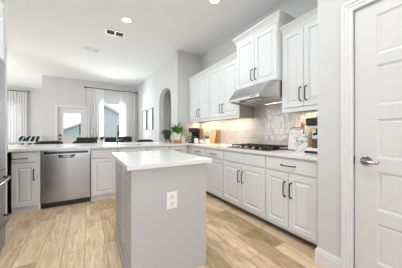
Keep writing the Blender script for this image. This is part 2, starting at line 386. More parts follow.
# back wall with openings for door and window
def wall_with_holes(x0, x1, y0, y1, holes):
    mb = MB(); xs = x0
    for hx0, hx1, hz0, hz1 in sorted(holes):
        mb.box(xs, hx0, y0, y1, 0, ZC)
        if hz0 > 0: mb.box(hx0, hx1, y0, y1, 0, hz0)
        mb.box(hx0, hx1, y0, y1, hz1, ZC); xs = hx1
    mb.box(xs, x1, y0, y1, 0, ZC)
    return mb
struct('wall_back', wall_with_holes(-1.33, 3.32, YB, YB + 0.14, [(-0.92, -0.06, 0, 2.06), (0.42, 1.22, 0.75, 2.33)]), M['wall'])
struct('wall_nook_side', MB().box(-1.33, -1.21, YB + 0.14, 10.6, 0, ZC), M['wall'])
struct('wall_nook_back', wall_with_holes(-4.6, -1.21, 10.6, 10.74, [(-3.9, -2.35, 0.75, 2.45)]), M['wall'])
def left_wall():
    mb = MB(); x0, x1 = -4.6, -4.46
    mb.box(x0, x1, -3.3, 3.7, 0, ZC); mb.box(x0, x1, 7.5, 8.45, 0, ZC); mb.box(x0, x1, 10.15, 10.6, 0, ZC); mb.box(x0, x1, 8.45, 10.15, 0, 0.4); mb.box(x0, x1, 8.45, 10.15, 2.4, ZC)
    mb.box(x0, x1, 3.7, 7.5, 0, 0.3); mb.box(x0, x1, 3.7, 7.5, 2.7, ZC)
    return mb
struct('wall_left', left_wall(), M['wall'])
struct('wall_kitchen_left', MB().box(XL - 0.12, XL, -3.16, -1.35, 0, ZC).box(XL - 0.12, XL, 1.15, 3.50, 0, ZC).box(XL - 0.12, XL, -1.35, 1.15, 0, 0.3).box(XL - 0.12, XL, -1.35, 1.15, 2.4, ZC), M['wall'])
struct('wall_fridge_end', MB().box(XL, -0.735, 2.69, 2.745, 0, ZC), M['wall'])
def rear_wall():
    mb = MB()
    mb.box(-4.6, -1.45, -3.3, -3.16, 0, ZC); mb.box(0.8, 3.5, -3.3, -3.16, 0, ZC)
    mb.box(-1.45, 0.8, -3.3, -3.16, 0, 0.2); mb.box(-1.45, 0.8, -3.3, -3.16, 2.7, ZC)
    return mb
struct('wall_rear', rear_wall(), M['wall'])
# pantry wall with its doorway: runs along the depth, ends in front of the cabinets
DY0, DY1, DZ = -0.205, 0.607, 2.062
def pantry_wall():
    mb = MB(); x0, x1 = XP, XP + 0.115
    mb.box(x0, x1, DY1 + 0.012, YP, 0, ZC); mb.box(x0, x1, -3.16, DY0 - 0.012, 0, ZC); mb.box(x0, x1, DY0 - 0.012, DY1 + 0.012, DZ + 0.012, ZC)
    mb.box(x1, XR, YP - 0.115, YP, 0, ZC)
    return mb
struct('wall_pantry', pantry_wall(), M['wall'])

# pantry door: local x runs towards the camera, front faces -y (world -X)
d2 = bpy.data.objects.new('door_1', None); COL.objects.link(d2); d2['kind'] = 'structure'
d2.location = (XP + 0.018, DY1, 0); d2.rotation_euler = (0, 0, -PI / 2)
W = DY1 - DY0
mb = MB(); st = 0.128
zs = [(0.22, 0.50), (0.59, 0.86), (0.955, 1.232), (1.328, 1.612), (1.685, 1.968)]
mb.box(0.006, st, 0, 0.035, 0.008, DZ - 0.005); mb.box(W - st, W - 0.003, 0, 0.035, 0.008, DZ - 0.003)
prev = 0.008
for a, b in zs: mb.box(st, W - st, 0, 0.035, prev, a); prev = b
mb.box(st, W - st, 0, 0.035, prev, DZ - 0.003)
for a, b in zs:
    mb.slab(st, W - st, a, b, 0.03, [(0, 0.0), (0.006, 0.006), (0.020, 0.010), (0.026, 0.007), (0.03, 0.007)])
mb.build('door_leaf', M['pdoor'], d2, False)
hd = MB().lathe([(0.001, -0.012), (0.022, -0.012), (0.033, -0.006), (0.034, 0.0)], (0.072, -0.001, 0.931), 24, 'y').build('rosette', M['chrome'], d2)
mb = MB().tube([(0.072, -0.012, 0.931), (0.072, -0.05, 0.931)], 0.011, 12)
mb.tube([(0.062, -0.05, 0.934), (0.085, -0.053, 0.931), (0.11, -0.054, 0.926), (0.135, -0.052, 0.925), (0.155, -0.048, 0.930)], [0.013, 0.0125, 0.010, 0.0095, 0.008], 12)
mb.build('lever_handle', M['chrome'], d2)
MB().box(-0.008, 0.0015, -0.003, 0.012, 0.900, 0.962).build('latch_plate', M['black'], d2)
# casing
def casing(name, y_out, z_out, cw, x_face):
    mb = MB()
    prof = [(0, 0.0), (0, -0.016), (0.006, -0.021), (0.020, -0.021), (0.024, -0.014), (0.044, -0.013), (0.047, -0.007), (cw - 0.008, -0.008), (cw, -0.005), (cw, 0)]   # from the outer edge in
    def ring(f): return [f(u, v) for u, v in prof]
    R = [ring(lambda u, v: (x_face + v, DY1 + cw - u, 0.0)), ring(lambda u, v: (x_face + v, DY1 + cw - u, DZ + cw - u)),
         ring(lambda u, v: (x_face + v, DY0 - cw + u, DZ + cw - u)), ring(lambda u, v: (x_face + v, DY0 - cw + u, 0.0))]
    return struct(name, mb.loops(R), M['trim'], smooth=False)
casing('trim_1', 0, 0, 0.072, XP)
struct('trim_2', MB().box(XP, XP + 0.115, DY1 + 0.0008, DY1 + 0.012, 0, DZ + 0.012).box(XP, XP + 0.115, DY0 - 0.012, DY0 - 0.0008, 0, DZ + 0.012).box(XP, XP + 0.115, DY0, DY1, DZ + 0.0008, DZ + 0.012), M['trim'])
def baseboard(name, pts, h=0.14):
    """Profiled board swept along wall feet; pts in plan, board on the left-hand side of the walking direction."""
    prof = [(0, 0), (0.016, 0), (0.016, h * 0.72), (0.012, h * 0.76), (0.012, h * 0.86), (0.005, h * 0.93), (0.004, h), (0, h)]
    mb = MB()
    V = [Vector((*p, 0)) for p in pts]; R = []
    for i, p in enumerate(V):
        d1 = (V[i] - V[i - 1]).normalized() if i else (V[1] - V[0]).normalized()
        d2_ = (V[i + 1] - V[i]).normalized() if i < len(V) - 1 else d1
        n1 = Vector((-d1.y, d1.x, 0)); n2 = Vector((-d2_.y, d2_.x, 0)); n = (n1 + n2); n = n / max(0.3, n.dot(n1))
        R.append([p + n * u + Vector((0, 0, z)) for u, z in prof])
    return struct(name, mb.loops(R), M['trim'], smooth=False)
baseboard('baseboard_pantry', [(XP, DY1 + 0.073), (XP, YP), (1.84, YP)])
baseboard('baseboard_dining', [(XA, 5.37), (XA, YB)])
baseboard('baseboard_back', [(XA, YB), (-0.01 + 0.02, YB)])
# backsplash
mb = MB(); t_ = 0.009
mb.box(XR - t_, XR, YP + 0.001, 1.497, 0.914, 1.44); mb.box(XR - t_, XR, 1.497, 2.262, 0.914, 1.80); mb.box(XR - t_, XR, 2.262, YK, 0.914, 1.44)
struct('wall_backsplash', mb, M['tile'])
struct('wall_backsplash_return', MB().box(XA + 0.002, XR - t_ - 0.001, YK - t_, YK, 0.914, 1.385), M['tile'])

# ------------------------------------------------------------------ back door, window, outside
d1 = bpy.data.objects.new('door_2', None); COL.objects.link(d1); d1['kind'] = 'structure'; d1.location = (-0.905, YB + 0.03, 0)
W = 0.83
mb = MB(); gx0, gx1, gz0, gz1 = 0.155, 0.66, 1.02, 1.865
mb.box(0, gx0, 0, 0.045, 0.01, 2.04); mb.box(gx1, W, 0, 0.045, 0.01, 2.04); mb.box(gx0, gx1, 0, 0.045, 0.01, 0.18); mb.box(gx0, gx1, 0, 0.045, 0.82, gz0); mb.box(gx0, gx1, 0, 0.045, gz1, 2.04)
mb.slab(gx0, gx1, 0.18, 0.82, 0.04, [(0, 0), (0.02, 0.012), (0.05, 0.012), (0.08, 0.003)])
for a in ((gx0 - 0.03, gx0, gz0 - 0.03, gz1 + 0.03), (gx1, gx1 + 0.03, gz0 - 0.03, gz1 + 0.03), (gx0, gx1, gz0 - 0.03, gz0), (gx0, gx1, gz1, gz1 + 0.03)):
    mb.box(a[0], a[1], -0.012, 0, a[2], a[3])
mb.build('door_leaf', M['trim'], d1)
MB().box(gx0, gx1, 0.02, 0.026, gz0, gz1).build('glass_pane', M['glass'], d1)
MB().lathe([(0.03, 0), (0.03, -0.02), (0.02, -0.028), (0.001, -0.028)], (0.06, 0, 1.07), 16, 'y').build('deadbolt', M['black'], d1)
MB().lathe([(0.03, 0), (0.028, -0.008), (0.011, -0.012), (0.011, -0.035), (0.027, -0.045), (0.028, -0.06), (0.015, -0.07), (0.001, -0.071)], (0.06, 0, 0.93), 16, 'y').build('knob', M['black'], d1)
for z in (0.3, 1.05, 1.85): MB().tube([(W + 0.003, -0.004, z - 0.045), (W + 0.003, -0.004, z + 0.045)], 0.006, 8).build('hinge', M['dgrey'], d1)
mb = MB(); ca = 0.07
mb.box(-0.915 - ca, -0.915, YB - 0.018, YB, 0, 2.05 + ca, 0.004); mb.box(-0.065, -0.065 + ca, YB - 0.018, YB, 0, 2.05 + ca, 0.004); mb.box(-0.915, -0.065, YB - 0.018, YB, 2.05, 2.05 + ca, 0.004)
mb.box(-0.92, -0.907, YB, YB + 0.14, 0, 2.06); mb.box(-0.073, -0.06, YB, YB + 0.14, 0, 2.06); mb.box(-0.907, -0.073, YB, YB + 0.14, 2.043, 2.06)
struct('trim_3', mb, M['trim'])
o = MB().box(-0.56, -0.49, YB - 0.022, YB - 0.001, 2.135, 2.175, 0.004).build('alarm_sensor', M['plate']); tag(o, 'small white alarm sensor on the wall above the back door', 'sensor')
def window(name, x0, x1, z0, z1, y):
    e = bpy.data.objects.new(name, None); COL.objects.link(e); e['kind'] = 'structure'; e.location = (x0, y, z0)
    W, H = x1 - x0, z1 - z0; f = 0.045
    mb = MB(); mb.box(0, f, 0.05, 0.10, 0, H); mb.box(W - f, W, 0.05, 0.10, 0, H); mb.box(f, W - f, 0.05, 0.10, 0, f); mb.box(f, W - f, 0.05, 0.10, H - f, H);
    mb.build('window_frame', M['trim'], e)
    MB().box(f, W - f, 0.07, 0.076, f, H - f).build('glass_pane', M['glass'], e)
    MB().box(-0.03, W + 0.03, -0.05, 0.05, -0.025, 0.0, 0.004).build('window_sill', M['trim'], e)
    return e
window('window_1', 0.42, 1.22, 0.75, 2.33, YB)
window('window_2', -3.9, -2.35, 0.75, 2.45, 10.6)

def curtain(name, x0, x1, z0, z1, y, waves, amp, label, rodlab=None):
    mb = MB(); mb.sm = True; n = waves * 8; top = []; rings = []
    for zi, (z, k) in enumerate(((z1, 0.55), (z1 - 0.12, 0.8), (1.2, 1.0), (z0, 1.1))):
        fr, bk = [], []
        for i in range(n + 1):
            t = i / n; x = x0 + (x1 - x0) * t
            yy = y + amp * k * math.sin(2 * PI * waves * t + 0.6 * math.sin(7 * t)) + 0.012 * k * math.sin(31 * t + zi * 0.4)
            fr.append((x, yy, z)); bk.append((x, yy + 0.003, z))
        rings.append(fr + bk[::-1])
    mb.loops(rings)
    return tag(mb.build(name, M['sheer']), label, 'curtain', 'white sheer curtains')
curtain('curtain', -0.04, 0.50, 0.02, 2.80, YB - 0.10, 6, 0.022, 'white curtain panel left of the dining window beside the back door')
curtain('curtain', 1.06, 1.66, 0.02, 2.80, YB - 0.10, 6, 0.022, 'white curtain panel right of the dining window by the wall of prints')
curtain('curtain', -2.95, -2.2, 0.02, 2.86, 10.46, 9, 0.03, 'white curtain panel over the nook window behind the patterned chairs')
def rod(x0, x1, y, z, wall_y, label):
    r = thing('curtain_rod', label, 'curtain rod', ((x0 + x1) / 2, y, z))
    h = (x1 - x0) / 2
    MB().tube([(-h, 0, 0), (h, 0, 0)], 0.013, 10).build('pole', M['black'], r)
    for s_ in (-1, 1):
        MB().lathe([(0.013, 0), (0.03, 0.012 * 1), (0.034, 0.03), (0.03, 0.05), (0.001, 0.055)] if s_ > 0 else [(0.001, -0.055), (0.03, -0.05), (0.034, -0.03), (0.03, -0.012), (0.013, 0)], (s_ * h, 0, 0), 12, 'x').build('finial', M['black'], r)
        MB().tube([(s_ * (h - 0.05), 0, 0), (s_ * (h - 0.05), wall_y - y, 0)], 0.008, 8).build('bracket', M['black'], r)
rod(-0.07, 1.70, YB - 0.10, 2.825, YB - 0.001, 'black curtain rod above the dining window')
rod(-4.1, -2.17, 10.46, 2.89, 10.599, 'black curtain rod over the nook window at far left')

struct('terrain_lawn', MB().box(-14, 14, 10.9, 40, -0.3, -0.2), M['grass'])
def house(x0, x1, xr, ze, zr, y0, dep, label):
    r = thing('neighbour_house', label, 'house', ((x0 + x1) / 2, y0, -0.2))
    cx = (x0 + x1) / 2
    MB().prism([(x0 - cx, 0), (x1 - cx, 0), (x1 - cx, ze), (xr - cx, zr), (x0 - cx, ze)], 'y', 0, dep).build('wall', M['stucco'], r)
    mb = MB(); ov = 0.35; th = 0.16
    for a, b in (((x0 - cx), ze), ((x1 - cx), ze)),:
        pass
    for xe in (x0, x1):
        sl = (zr - ze) / (xr - xe); xo = xe + (-ov if xe == x0 else ov); zo = ze - abs(sl) * ov
        mb.prism([(xo - cx, zo + 0.01), (xr - cx, zr + 0.01), (xr - cx, zr + th), (xo - cx, zo + th)], 'y', -0.3, dep + 0.3)
    mb.build('roof', M['roof'], r)
    MB().box(x1 - cx - 1.7, x1 - cx - 0.9, -0.04, 0.0, 1.2, 2.2).build('window', M['glassb'], r)
house(-4.9, 1.0, 0.25, 0.1, 2.55, 20.0, 8, 'grey neighbouring house roof seen through the back door glass')
house(0.3, 6.5, 0.75, 0.35, 3.45, 15.5, 2.8, 'grey neighbouring gable seen through the dining window')

# ------------------------------------------------------------------ kitchen cabinets
T = 0.019
def pull(parent, x, z, length, vertical, y0=-T):
    """Black arched bar pull standing on the door face."""
    h = length / 2; st_ = 0.032
    pts = [(-h, 0), (-h, -st_ * 0.6), (-h + 0.012, -st_), (0, -st_ - 0.003), (h - 0.012, -st_), (h, -st_ * 0.6), (h, 0)]
    P = [(x, y0 + v, z + u) if vertical else (x + u, y0 + v, z) for u, v in pts]
    mb = MB().tube(P, 0.0058, 8)
    for q in (P[0], P[-1]):
        mb.lathe([(0.0095, 0.0), (0.009, -0.004), (0.006, -0.008)], q, 10, 'y')
    return mb.build('handle', M['black'], parent)
def cab_door(parent, x0, x1, z0, z1, hx=None, hz=None, m=None, name='door'):
    m = m or M['cab']; w_ = 0.054 if (x1 - x0) > 0.2 else 0.042
    d = MB().slab(x0, x1, z0, z1, -0.0005, [(0, -T + 0.003), (0.004, -T), (w_, -T), (w_ + 0.007, -T + 0.012), (w_ + 0.015, -T + 0.012), (w_ + 0.038, -T + 0.001)]).build(name, m, parent)
    if hx is not None: pull(d, hx, hz, 0.155, True)
    return d
def drawer(parent, x0, x1, z0, z1, handle=True, m=None):
    d = MB().slab(x0, x1, z0, z1, -0.0005, [(0, -T + 0.006), (0.012, -T)]).build('drawer', m or M['cab'], parent)
    if handle: pull(d, (x0 + x1) / 2, (z0 + z1) / 2, 0.155, False)
    return d
def false_front(parent, x0, x1, z0, z1):
    return MB().slab(x0, x1, z0, z1, -0.0005, [(0, -T + 0.006), (0.012, -T)]).build('false_front', M['cab'], parent)
BZ0, BZ1, DRZ, TOPZ = 0.115, 0.695, 0.713, 0.862
def base_unit(loc, rz, w_, label, flush=False, dep=0.60, dz0=None):
    r = thing('base_cabinet', label, 'cabinet', loc, rz, 'white base cabinets')
    z0 = 0.075 if flush else 0.08
    MB().box(0.001, w_ - 0.001, 0, dep, z0, 0.8795).build('carcass', M['cab'], r)
    if flush: MB().box(0.001, w_ - 0.001, 0.018, dep, 0.0, z0 - 0.0005).build('plinth', M['trim'], r)
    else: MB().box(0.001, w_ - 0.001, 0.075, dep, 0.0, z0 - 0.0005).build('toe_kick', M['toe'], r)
    return r
def right_loc(Y): return (1.841, Y, 0)
RR = -PI / 2
g = 0.004
# right run, from the pantry wall away from the camera
c = base_unit(right_loc(1.512), RR, 0.640, 'white base cabinet with one drawer over two doors beside the pantry wall')
drawer(c, 0.006, 0.590, DRZ, TOPZ)
cab_door(c, 0.006, 0.294, BZ0, BZ1, 0.262, 0.53); cab_door(c, 0.302, 0.590, BZ0, BZ1, 0.334, 0.53)
c = base_unit(right_loc(2.332), RR, 0.816, 'white base cabinet with wide plain front and two doors below the cooktop')
false_front(c, 0.006, 0.810, DRZ, TOPZ)
cab_door(c, 0.008, 0.404, BZ0, BZ1, 0.368, 0.53); cab_door(c, 0.412, 0.808, BZ0, BZ1, 0.448, 0.53)
c = base_unit(right_loc(2.852), RR, 0.516, 'white base cabinet with a single door just left of the cooktop cabinet')
drawer(c, 0.006, 0.510, DRZ, TOPZ); cab_door(c, 0.006, 0.510, BZ0, BZ1, 0.04, 0.53)
c = base_unit(right_loc(3.412), RR, 0.556, 'white base cabinet nearest the inside corner, mostly behind the island')
drawer(c, 0.006, 0.550, DRZ, TOPZ); cab_door(c, 0.006, 0.276, BZ0, BZ1, 0.24, 0.53); cab_door(c, 0.282, 0.550, BZ0, BZ1, 0.32, 0.53)
struct('trim_4', MB().box(1.840, 1.875, 3.4135, 3.583, 0.1, 0.8795).box(1.848, 1.875, 3.584, 3.62, 0.1, 0.8795), M['cab'])
# peninsula, front faces the camera
YF = 3.584
c = base_unit((-0.921, YF, 0), 0, 0.284, 'narrow white base cabinet with drawer and door left of the dishwasher', True)
dr1 = drawer(c, 0.006, 0.272, DRZ, TOPZ, False); pull(dr1, 0.092, 0.775, 0.155, False); cab_door(c, 0.006, 0.272, 0.09, BZ1, 0.245, 0.53)
struct('trim_5', MB().box(-0.6365, -0.6075, YF - 0.012, YF + 0.6, 0.0, 0.8795), M['cab'])
c = base_unit((0.034, YF, 0), 0, 0.40, 'white peninsula cabinet with drawer immediately right of the dishwasher', True)
drawer(c, 0.010, 0.392, DRZ, TOPZ, False); cab_door(c, 0.010, 0.392, 0.09, BZ1)
c = base_unit((0.435, YF, 0), 0, 0.51, 'white peninsula sink cabinet with plain front below the faucet', True)
bpy.data.objects.remove([x for x in c.children if x.name.startswith('carcass')][0])
MB().box(0.001, 0.018, 0, 0.6, 0.075, 0.8795).box(0.492, 0.509, 0, 0.6, 0.075, 0.8795).box(0.018, 0.492, 0, 0.6, 0.075, 0.1).box(0.018, 0.492, 0, 0.018, 0.1, 0.8795).box(0.018, 0.492, 0.585, 0.6, 0.1, 0.8795).build('carcass', M['cab'], c)
false_front(c, 0.006, 0.504, DRZ, TOPZ); cab_door(c, 0.006, 0.252, 0.09, BZ1, 0.22, 0.53); cab_door(c, 0.258, 0.504, 0.09, BZ1, 0.29, 0.53)
c = base_unit((0.946, YF, 0), 0, 0.455, 'white peninsula cabinet with plain top front hidden behind the island', True)
drawer(c, 0.006, 0.449, DRZ, TOPZ, False); cab_door(c, 0.006, 0.449, 0.09, BZ1, 0.04, 0.53)
c = base_unit((1.402, YF, 0), 0, 0.432, 'white peninsula cabinet with a pulled drawer at the inside corner', True)
drawer(c, 0.006, 0.425, DRZ, TOPZ); cab_door(c, 0.006, 0.425, 0.09, BZ1, 0.04, 0.53)
# bar back panel carrying the overhang
o = MB().box(XL + 0.02, 1.795, YF + 0.612, YF + 0.70, 0, 0.8795).build('peninsula_back_panel', M['cab']); tag(o, 'white panel closing the back of the peninsula below the bar overhang', 'panel')

# worktops
def slab_top(name, rects, label, z0=0.88, z1=0.914):
    mb = MB()
    for r in rects: mb.box(r[0], r[1], r[2], r[3], z0, z1)
    bmesh.ops.remove_doubles(mb.bm, verts=mb.bm.verts, dist=1e-5)
    return tag(mb.build(name, M['quartz']), label, 'worktop')
SX0, SX1, SY0, SY1 = 0.47, 0.91, 3.72, 4.10
CF = 3.535
slab_top('worktop', [(1.797, XR - t_ - 0.001, YP + 0.002, CF), (1.797, XR - t_ - 0.001, CF, YK - t_ - 0.001),
                     (SX1, 1.797, CF, 4.87), (SX0, SX1, CF, SY0), (SX0, SX1, SY1, 4.87), (XL + 0.02, SX0, CF, 4.87), (XL + 0.002, -0.905, 2.748, CF)],
         'white quartz worktop running round the kitchen walls and peninsula bar')
s = thing('kitchen_sink', 'stainless undermount sink in the peninsula below the faucet', 'sink', ((SX0 + SX1) / 2, (SY0 + SY1) / 2, 0.879))
hw, hd_ = (SX1 - SX0) / 2 - 0.006, (SY1 - SY0) / 2 - 0.006
def rr(hx, hy, z): return [(-hx, -hy, z), (hx, -hy, z), (hx, hy, z), (-hx, hy, z)]
MB().loops([rr(hw + 0.02, hd_ + 0.02, -0.006), rr(hw + 0.02, hd_ + 0.02, -0.001), rr(hw, hd_, -0.001), rr(hw - 0.01, hd_ - 0.01, -0.19), rr(0.04, 0.04, -0.195), rr(0.03, 0.03, -0.2), rr(hw - 0.005, hd_ - 0.005, -0.2)][1:6]).build('basin', M['steel'], s, False)
MB().lathe([(0.04, -0.192), (0.04, -0.188), (0.02, -0.189), (0.001, -0.19)], (0, 0, 0), 16).build('drain', M['chrome'], s)

# dishwasher
d = thing('dishwasher', 'stainless steel dishwasher with pocket handle built into the peninsula', 'dishwasher', (-0.6045, YF - 0.016, 0))
W = 0.636
MB().box(0.004, W - 0.004, 0.03, 0.58, 0.09, 0.872).build('tub', M['fridgebody'], d)
mb = MB(); z0, z1 = 0.09, 0.80
pts = [(0.004, 0.028), (0.004, 0.004), (0.012, -0.003), (W / 2, -0.012), (W - 0.012, -0.003), (W - 0.004, 0.004), (W - 0.004, 0.028)]
mb.prism(pts, 'z', z0, z1); mb.build('door_panel', M['steel'], d, False)
MB().prism([(0.0, 0.801), (0.028, 0.801), (0.028, 0.872), (0.0, 0.872)], 'x', 0.004, W - 0.004).build('control_panel', M['steel'], d, False)
MB().box(0.035, W - 0.035, -0.0025, 0.0005, 0.818, 0.856, 0.001).build('control_strip', M['glassb'], d)
mb = MB()
P = [(W * 0.5 - 0.105, -0.004, 0.795), (W * 0.5 - 0.085, -0.028, 0.79), (W * 0.5 - 0.05, -0.034, 0.783), (W * 0.5, -0.036, 0.78), (W * 0.5 + 0.05, -0.034, 0.783), (W * 0.5 + 0.085, -0.028, 0.79), (W * 0.5 + 0.105, -0.004, 0.795)]
mb.loops([[(x, y + 0.004, z + 0.012), (x, y - 0.004, z + 0.010), (x, y - 0.004, z - 0.022), (x, y + 0.006, z - 0.030)] for x, y, z in P]); mb.build('handle', M['chrome'], d, False)
MB().box(0.06, W - 0.06, 0.0, 0.005, 0.135, 0.14).build('lower_seam', M['dgrey'], d)
MB().lathe([(0.001, -0.0075), (0.013, -0.0075), (0.013, -0.002)], (W - 0.06, 0, 0.20), 16, 'y').build('badge', M['plate'], d)
MB().lathe([(0.001, -0.0005), (0.012, -0.0005), (0.012, 0.006)], (W - 0.03, -0.001, 0.835), 16, 'y').build('badge', M['plate'], d)
MB().box(0.004, W - 0.004, 0.045, 0.55, 0.0, 0.088).build('toe_kick', M['blackp'], d)

# island
IX0, IX1, IY0, IY1 = 0.223, 0.915, 1.325, 2.285
isl = thing('kitchen_island', 'grey-white kitchen island with panelled side and white quartz top', 'island', ((IX0 + IX1) / 2, (IY0 + IY1) / 2, 0))
cx, cy = (IX0 + IX1) / 2, (IY0 + IY1) / 2
bx0, bx1, by0, by1 = IX0 + 0.033 - cx, IX1 - 0.040 - cx, IY0 + 0.033 - cy, IY1 - 0.033 - cy
MB().box(bx0 + 0.02, bx1, by0 + 0.018, by1, 0.0, 0.8795).build('body', M['island'], isl)
MB().box(bx0, bx1, by0, by0 + 0.0175, 0.0, 0.8795, 0.001).build('end_panel', M['island'], isl)
MB().box(IX0 - cx, IX1 - cx, IY0 - cy, IY1 - cy, 0.88, 0.914, 0.002).build('worktop', M['quartz'], isl)
def side_panel(y0, y1, z0, z1, rings, name, m):
    mb = MB(); R = [[(bx0 + 0.0195, y0, z0), (bx0 + 0.0195, y1, z0), (bx0 + 0.0195, y1, z1), (bx0 + 0.0195, y0, z1)]]
    for i, x in rings: R.append([(bx0 + x, y0 + i, z0 + i), (bx0 + x, y1 - i, z0 + i), (bx0 + x, y1 - i, z1 - i), (bx0 + x, y0 + i, z1 - i)])
    return mb.loops(R).build(name, m, isl, False)
ym = (by0 + by1) / 2
for a, b in ((by0 + 0.045, ym - 0.01), (ym + 0.01, by1 - 0.006)):
    side_panel(a, b, 0.115, 0.86, [(0, 0.003), (0.004, 0), (0.055, 0), (0.06, 0.014), (0.072, 0.014), (0.10, 0.002)], 'door', M['island'])
MB().box(bx0 - 0.010, bx0 + 0.0195, by0 + 0.0185, by1, 0.0, 0.095, 0.003).build('plinth', M['island'], isl)
# outlet on the end panel
ol = MB().slab(0.515 - cx, 0.600 - cx, 0.546, 0.676, by0 - 0.0005, [(0, by0 - 0.004), (0.006, by0 - 0.007)]).build('outlet_plate', M['plate'], isl)
for z in (0.584, 0.638):
    so = MB().box(0.530 - cx, 0.575 - cx, by0 - 0.0085, by0 - 0.0065, z - 0.020, z + 0.020, 0.003).build('socket', M['slot'], ol)
    # slots stay inside the socket's own mesh as small dark recess bars
for z in (0.584, 0.638):
    MB().box(0.5485 - cx, 0.5515 - cx, by0 - 0.0092, by0 - 0.0084, z - 0.008, z + 0.010).box(0.5635 - cx, 0.5665 - cx, by0 - 0.0092, by0 - 0.0084, z - 0.008, z + 0.010).build('socket_slots', M['dgrey'], ol)

# ------------------------------------------------------------------ wall cabinets
def crown(parent, x0, x1, ydep, z, h, out_, left, right, name='crown_moulding'):
    prof = [(0, 0), (-0.006, 0), (-0.010, h * 0.14), (-0.012, h * 0.3), (-out_ * 0.45, h * 0.55), (-out_ * 0.85, h * 0.82), (-out_, h * 0.86), (-out_, h), (0, h)]
    R = []
    if left: R.append([(x0 + v, ydep, z + u) for v, u in prof])
    R.append([(x0 + (v if left else 0), v, z + u) for v, u in prof])
    R.append([(x1 - (v if right else 0), v, z + u) for v, u in prof])
    if right: R.append([(x1 - v, ydep, z + u) for v, u in prof])
    return MB().loops(R).build(name, M['cab'], parent, False)
def wall_unit(Y, w_, xf, z0, z1, label, dep, doors, hz, rail=True, left=False, right=False, cr=0.085, co=0.055):
    r = thing('wall_cabinet', label, 'cabinet', (xf + T, Y, 0), RR, 'white wall cabinets')
    MB().box(0.001, w_ - 0.001, 0, dep, z0 - 0.005, z1 + 0.001).build('carcass', M['cab'], r)
    if rail: MB().box(0.001, w_ - 0.001, -0.012, 0.008, z0 - 0.05, z0 - 0.0055, 0.003).build('light_rail', M['cab'], r)
    for a, b, h in doors: cab_door(r, a, b, z0 + 0.006, z1 - 0.012, h, hz)
    crown(r, 0.001, w_ - 0.001, dep, z1 + 0.0015, cr, co, left, right)
    return r
UD = XR - 0.002 - (2.085 + T)
wall_unit(1.486, 0.617, 2.085, 1.438, 2.365, 'white wall cabinet with two doors beside the pantry wall, right of the hood', UD, [(0.030, 0.285, 0.255), (0.290, 0.545, 0.320)], 1.585)
wall_unit(3.112, 0.848, 2.085, 1.438, 2.365, 'white two-door wall cabinet just left of the range hood', UD, [(0.006, 0.410, 0.372), (0.415, 0.820, 0.453)], 1.585)
wall_unit(4.03, 0.915, 2.085, 1.438, 2.365, 'white two-door wall cabinet in the far corner above the coffee maker', UD, [(0.10, 0.490, 0.455), (0.496, 0.909, 0.531)], 1.585)
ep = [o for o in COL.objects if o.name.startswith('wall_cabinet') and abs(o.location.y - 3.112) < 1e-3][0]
M['shadeside'] = mat('painted_shade_grey', (0.30, 0.28, 0.265), 0.5, noise=0.03)  # shade on the white cabinet side, put into a grey colour
MB().box(0.8475, 0.8495, 0.0, UD - 0.012, 1.388, 1.80).build('end_panel', M['shadeside'], ep)['label'] = 'cabinet side facing the hood with its shade painted grey'
HD = XR - 0.002 - (2.03 + T)
wall_unit(2.2605, 0.768, 2.03, 1.815, 2.54, 'taller white wall cabinet standing proud above the range hood', HD, [(0.012, 0.376, 0.345), (0.382, 0.752, 0.413)], 1.975, rail=False, left=True, right=True, cr=0.10, co=0.06)

# range hood
hx = 1.80
hood = thing('range_hood', 'stainless steel under-cabinet range hood above the cooktop', 'range hood', (hx, 2.255, 0), RR)
W = 0.755; D = XR - t_ - 0.002 - hx
mb = MB(); k = 0.088
def hring(pts): return [(x, y, z) for x, y, z in pts]
def half(xf, xm, xb, zf, zm, zb):   # plan outline: front edge, angled cheeks, straight back
    return [(xf, 0.0, zf), (W - xf, 0.0, zf), (W, 0.26, zm), (W, D, zb), (0, D, zb), (0, 0.26, zm)]
b0 = [(k + 0.012, 0.012, 1.605), (W - k - 0.012, 0.012, 1.605), (W - 0.012, 0.26, 1.605), (W - 0.012, D - 0.012, 1.605), (0.012, D - 0.012, 1.605), (0.012, 0.26, 1.605)]
b1 = [(k + 0.010, 0.010, 1.59), (W - k - 0.010, 0.010, 1.59), (W - 0.010, 0.26, 1.59), (W - 0.010, D - 0.010, 1.59), (0.010, D - 0.010, 1.59), (0.010, 0.26, 1.59)]
b2 = [(k, 0.0, 1.59), (W - k, 0.0, 1.59), (W, 0.26, 1.59), (W, D, 1.59), (0, D, 1.59), (0, 0.26, 1.59)]
b3 = [(k, 0.0, 1.625), (W - k, 0.0, 1.625), (W, 0.26, 1.625), (W, D, 1.625), (0, D, 1.625), (0, 0.26, 1.625)]
b4 = [(0.06, 0.145, 1.785), (W - 0.06, 0.145, 1.785), (W, 0.255, 1.785), (W, D, 1.785), (0, D, 1.785), (0, 0.255, 1.785)]
b5 = [(0.05, 0.17, 1.8085), (W - 0.05, 0.17, 1.8085), (W, 0.26, 1.8085), (W, D, 1.8085), (0, D, 1.8085), (0, 0.26, 1.8085)]
mb.loops([b0, b1, b2, b3, b4, b5]); mb.build('canopy', M['steelh'], hood, False)
for a, b in ((0.03, W / 2 - 0.01), (W / 2 + 0.01, W - 0.03)):
    MB().box(a + 0.02, b - 0.02, 0.27, D - 0.04, 1.597, 1.6045, 0.002).build('filter', M['filter'], hood)
MB().box(W / 2 - 0.12, W / 2 + 0.12, 0.17, 0.23, 1.6005, 1.6045).build('lamp_lens', M['plate'], hood)
area_light('hood_lamp', (2.0, 1.88, 1.599), (0, 0, 0), 0.05, 0.22, 1.2, (1.0, 0.84, 0.66))
for k in range(3):
    MB().lathe([(0.001, -0.004), (0.008, -0.004), (0.009, 0.0)], (W - 0.16 - k * 0.03, 0.0, 1.609), 12, 'y').build('button', M['dgrey'], hood)

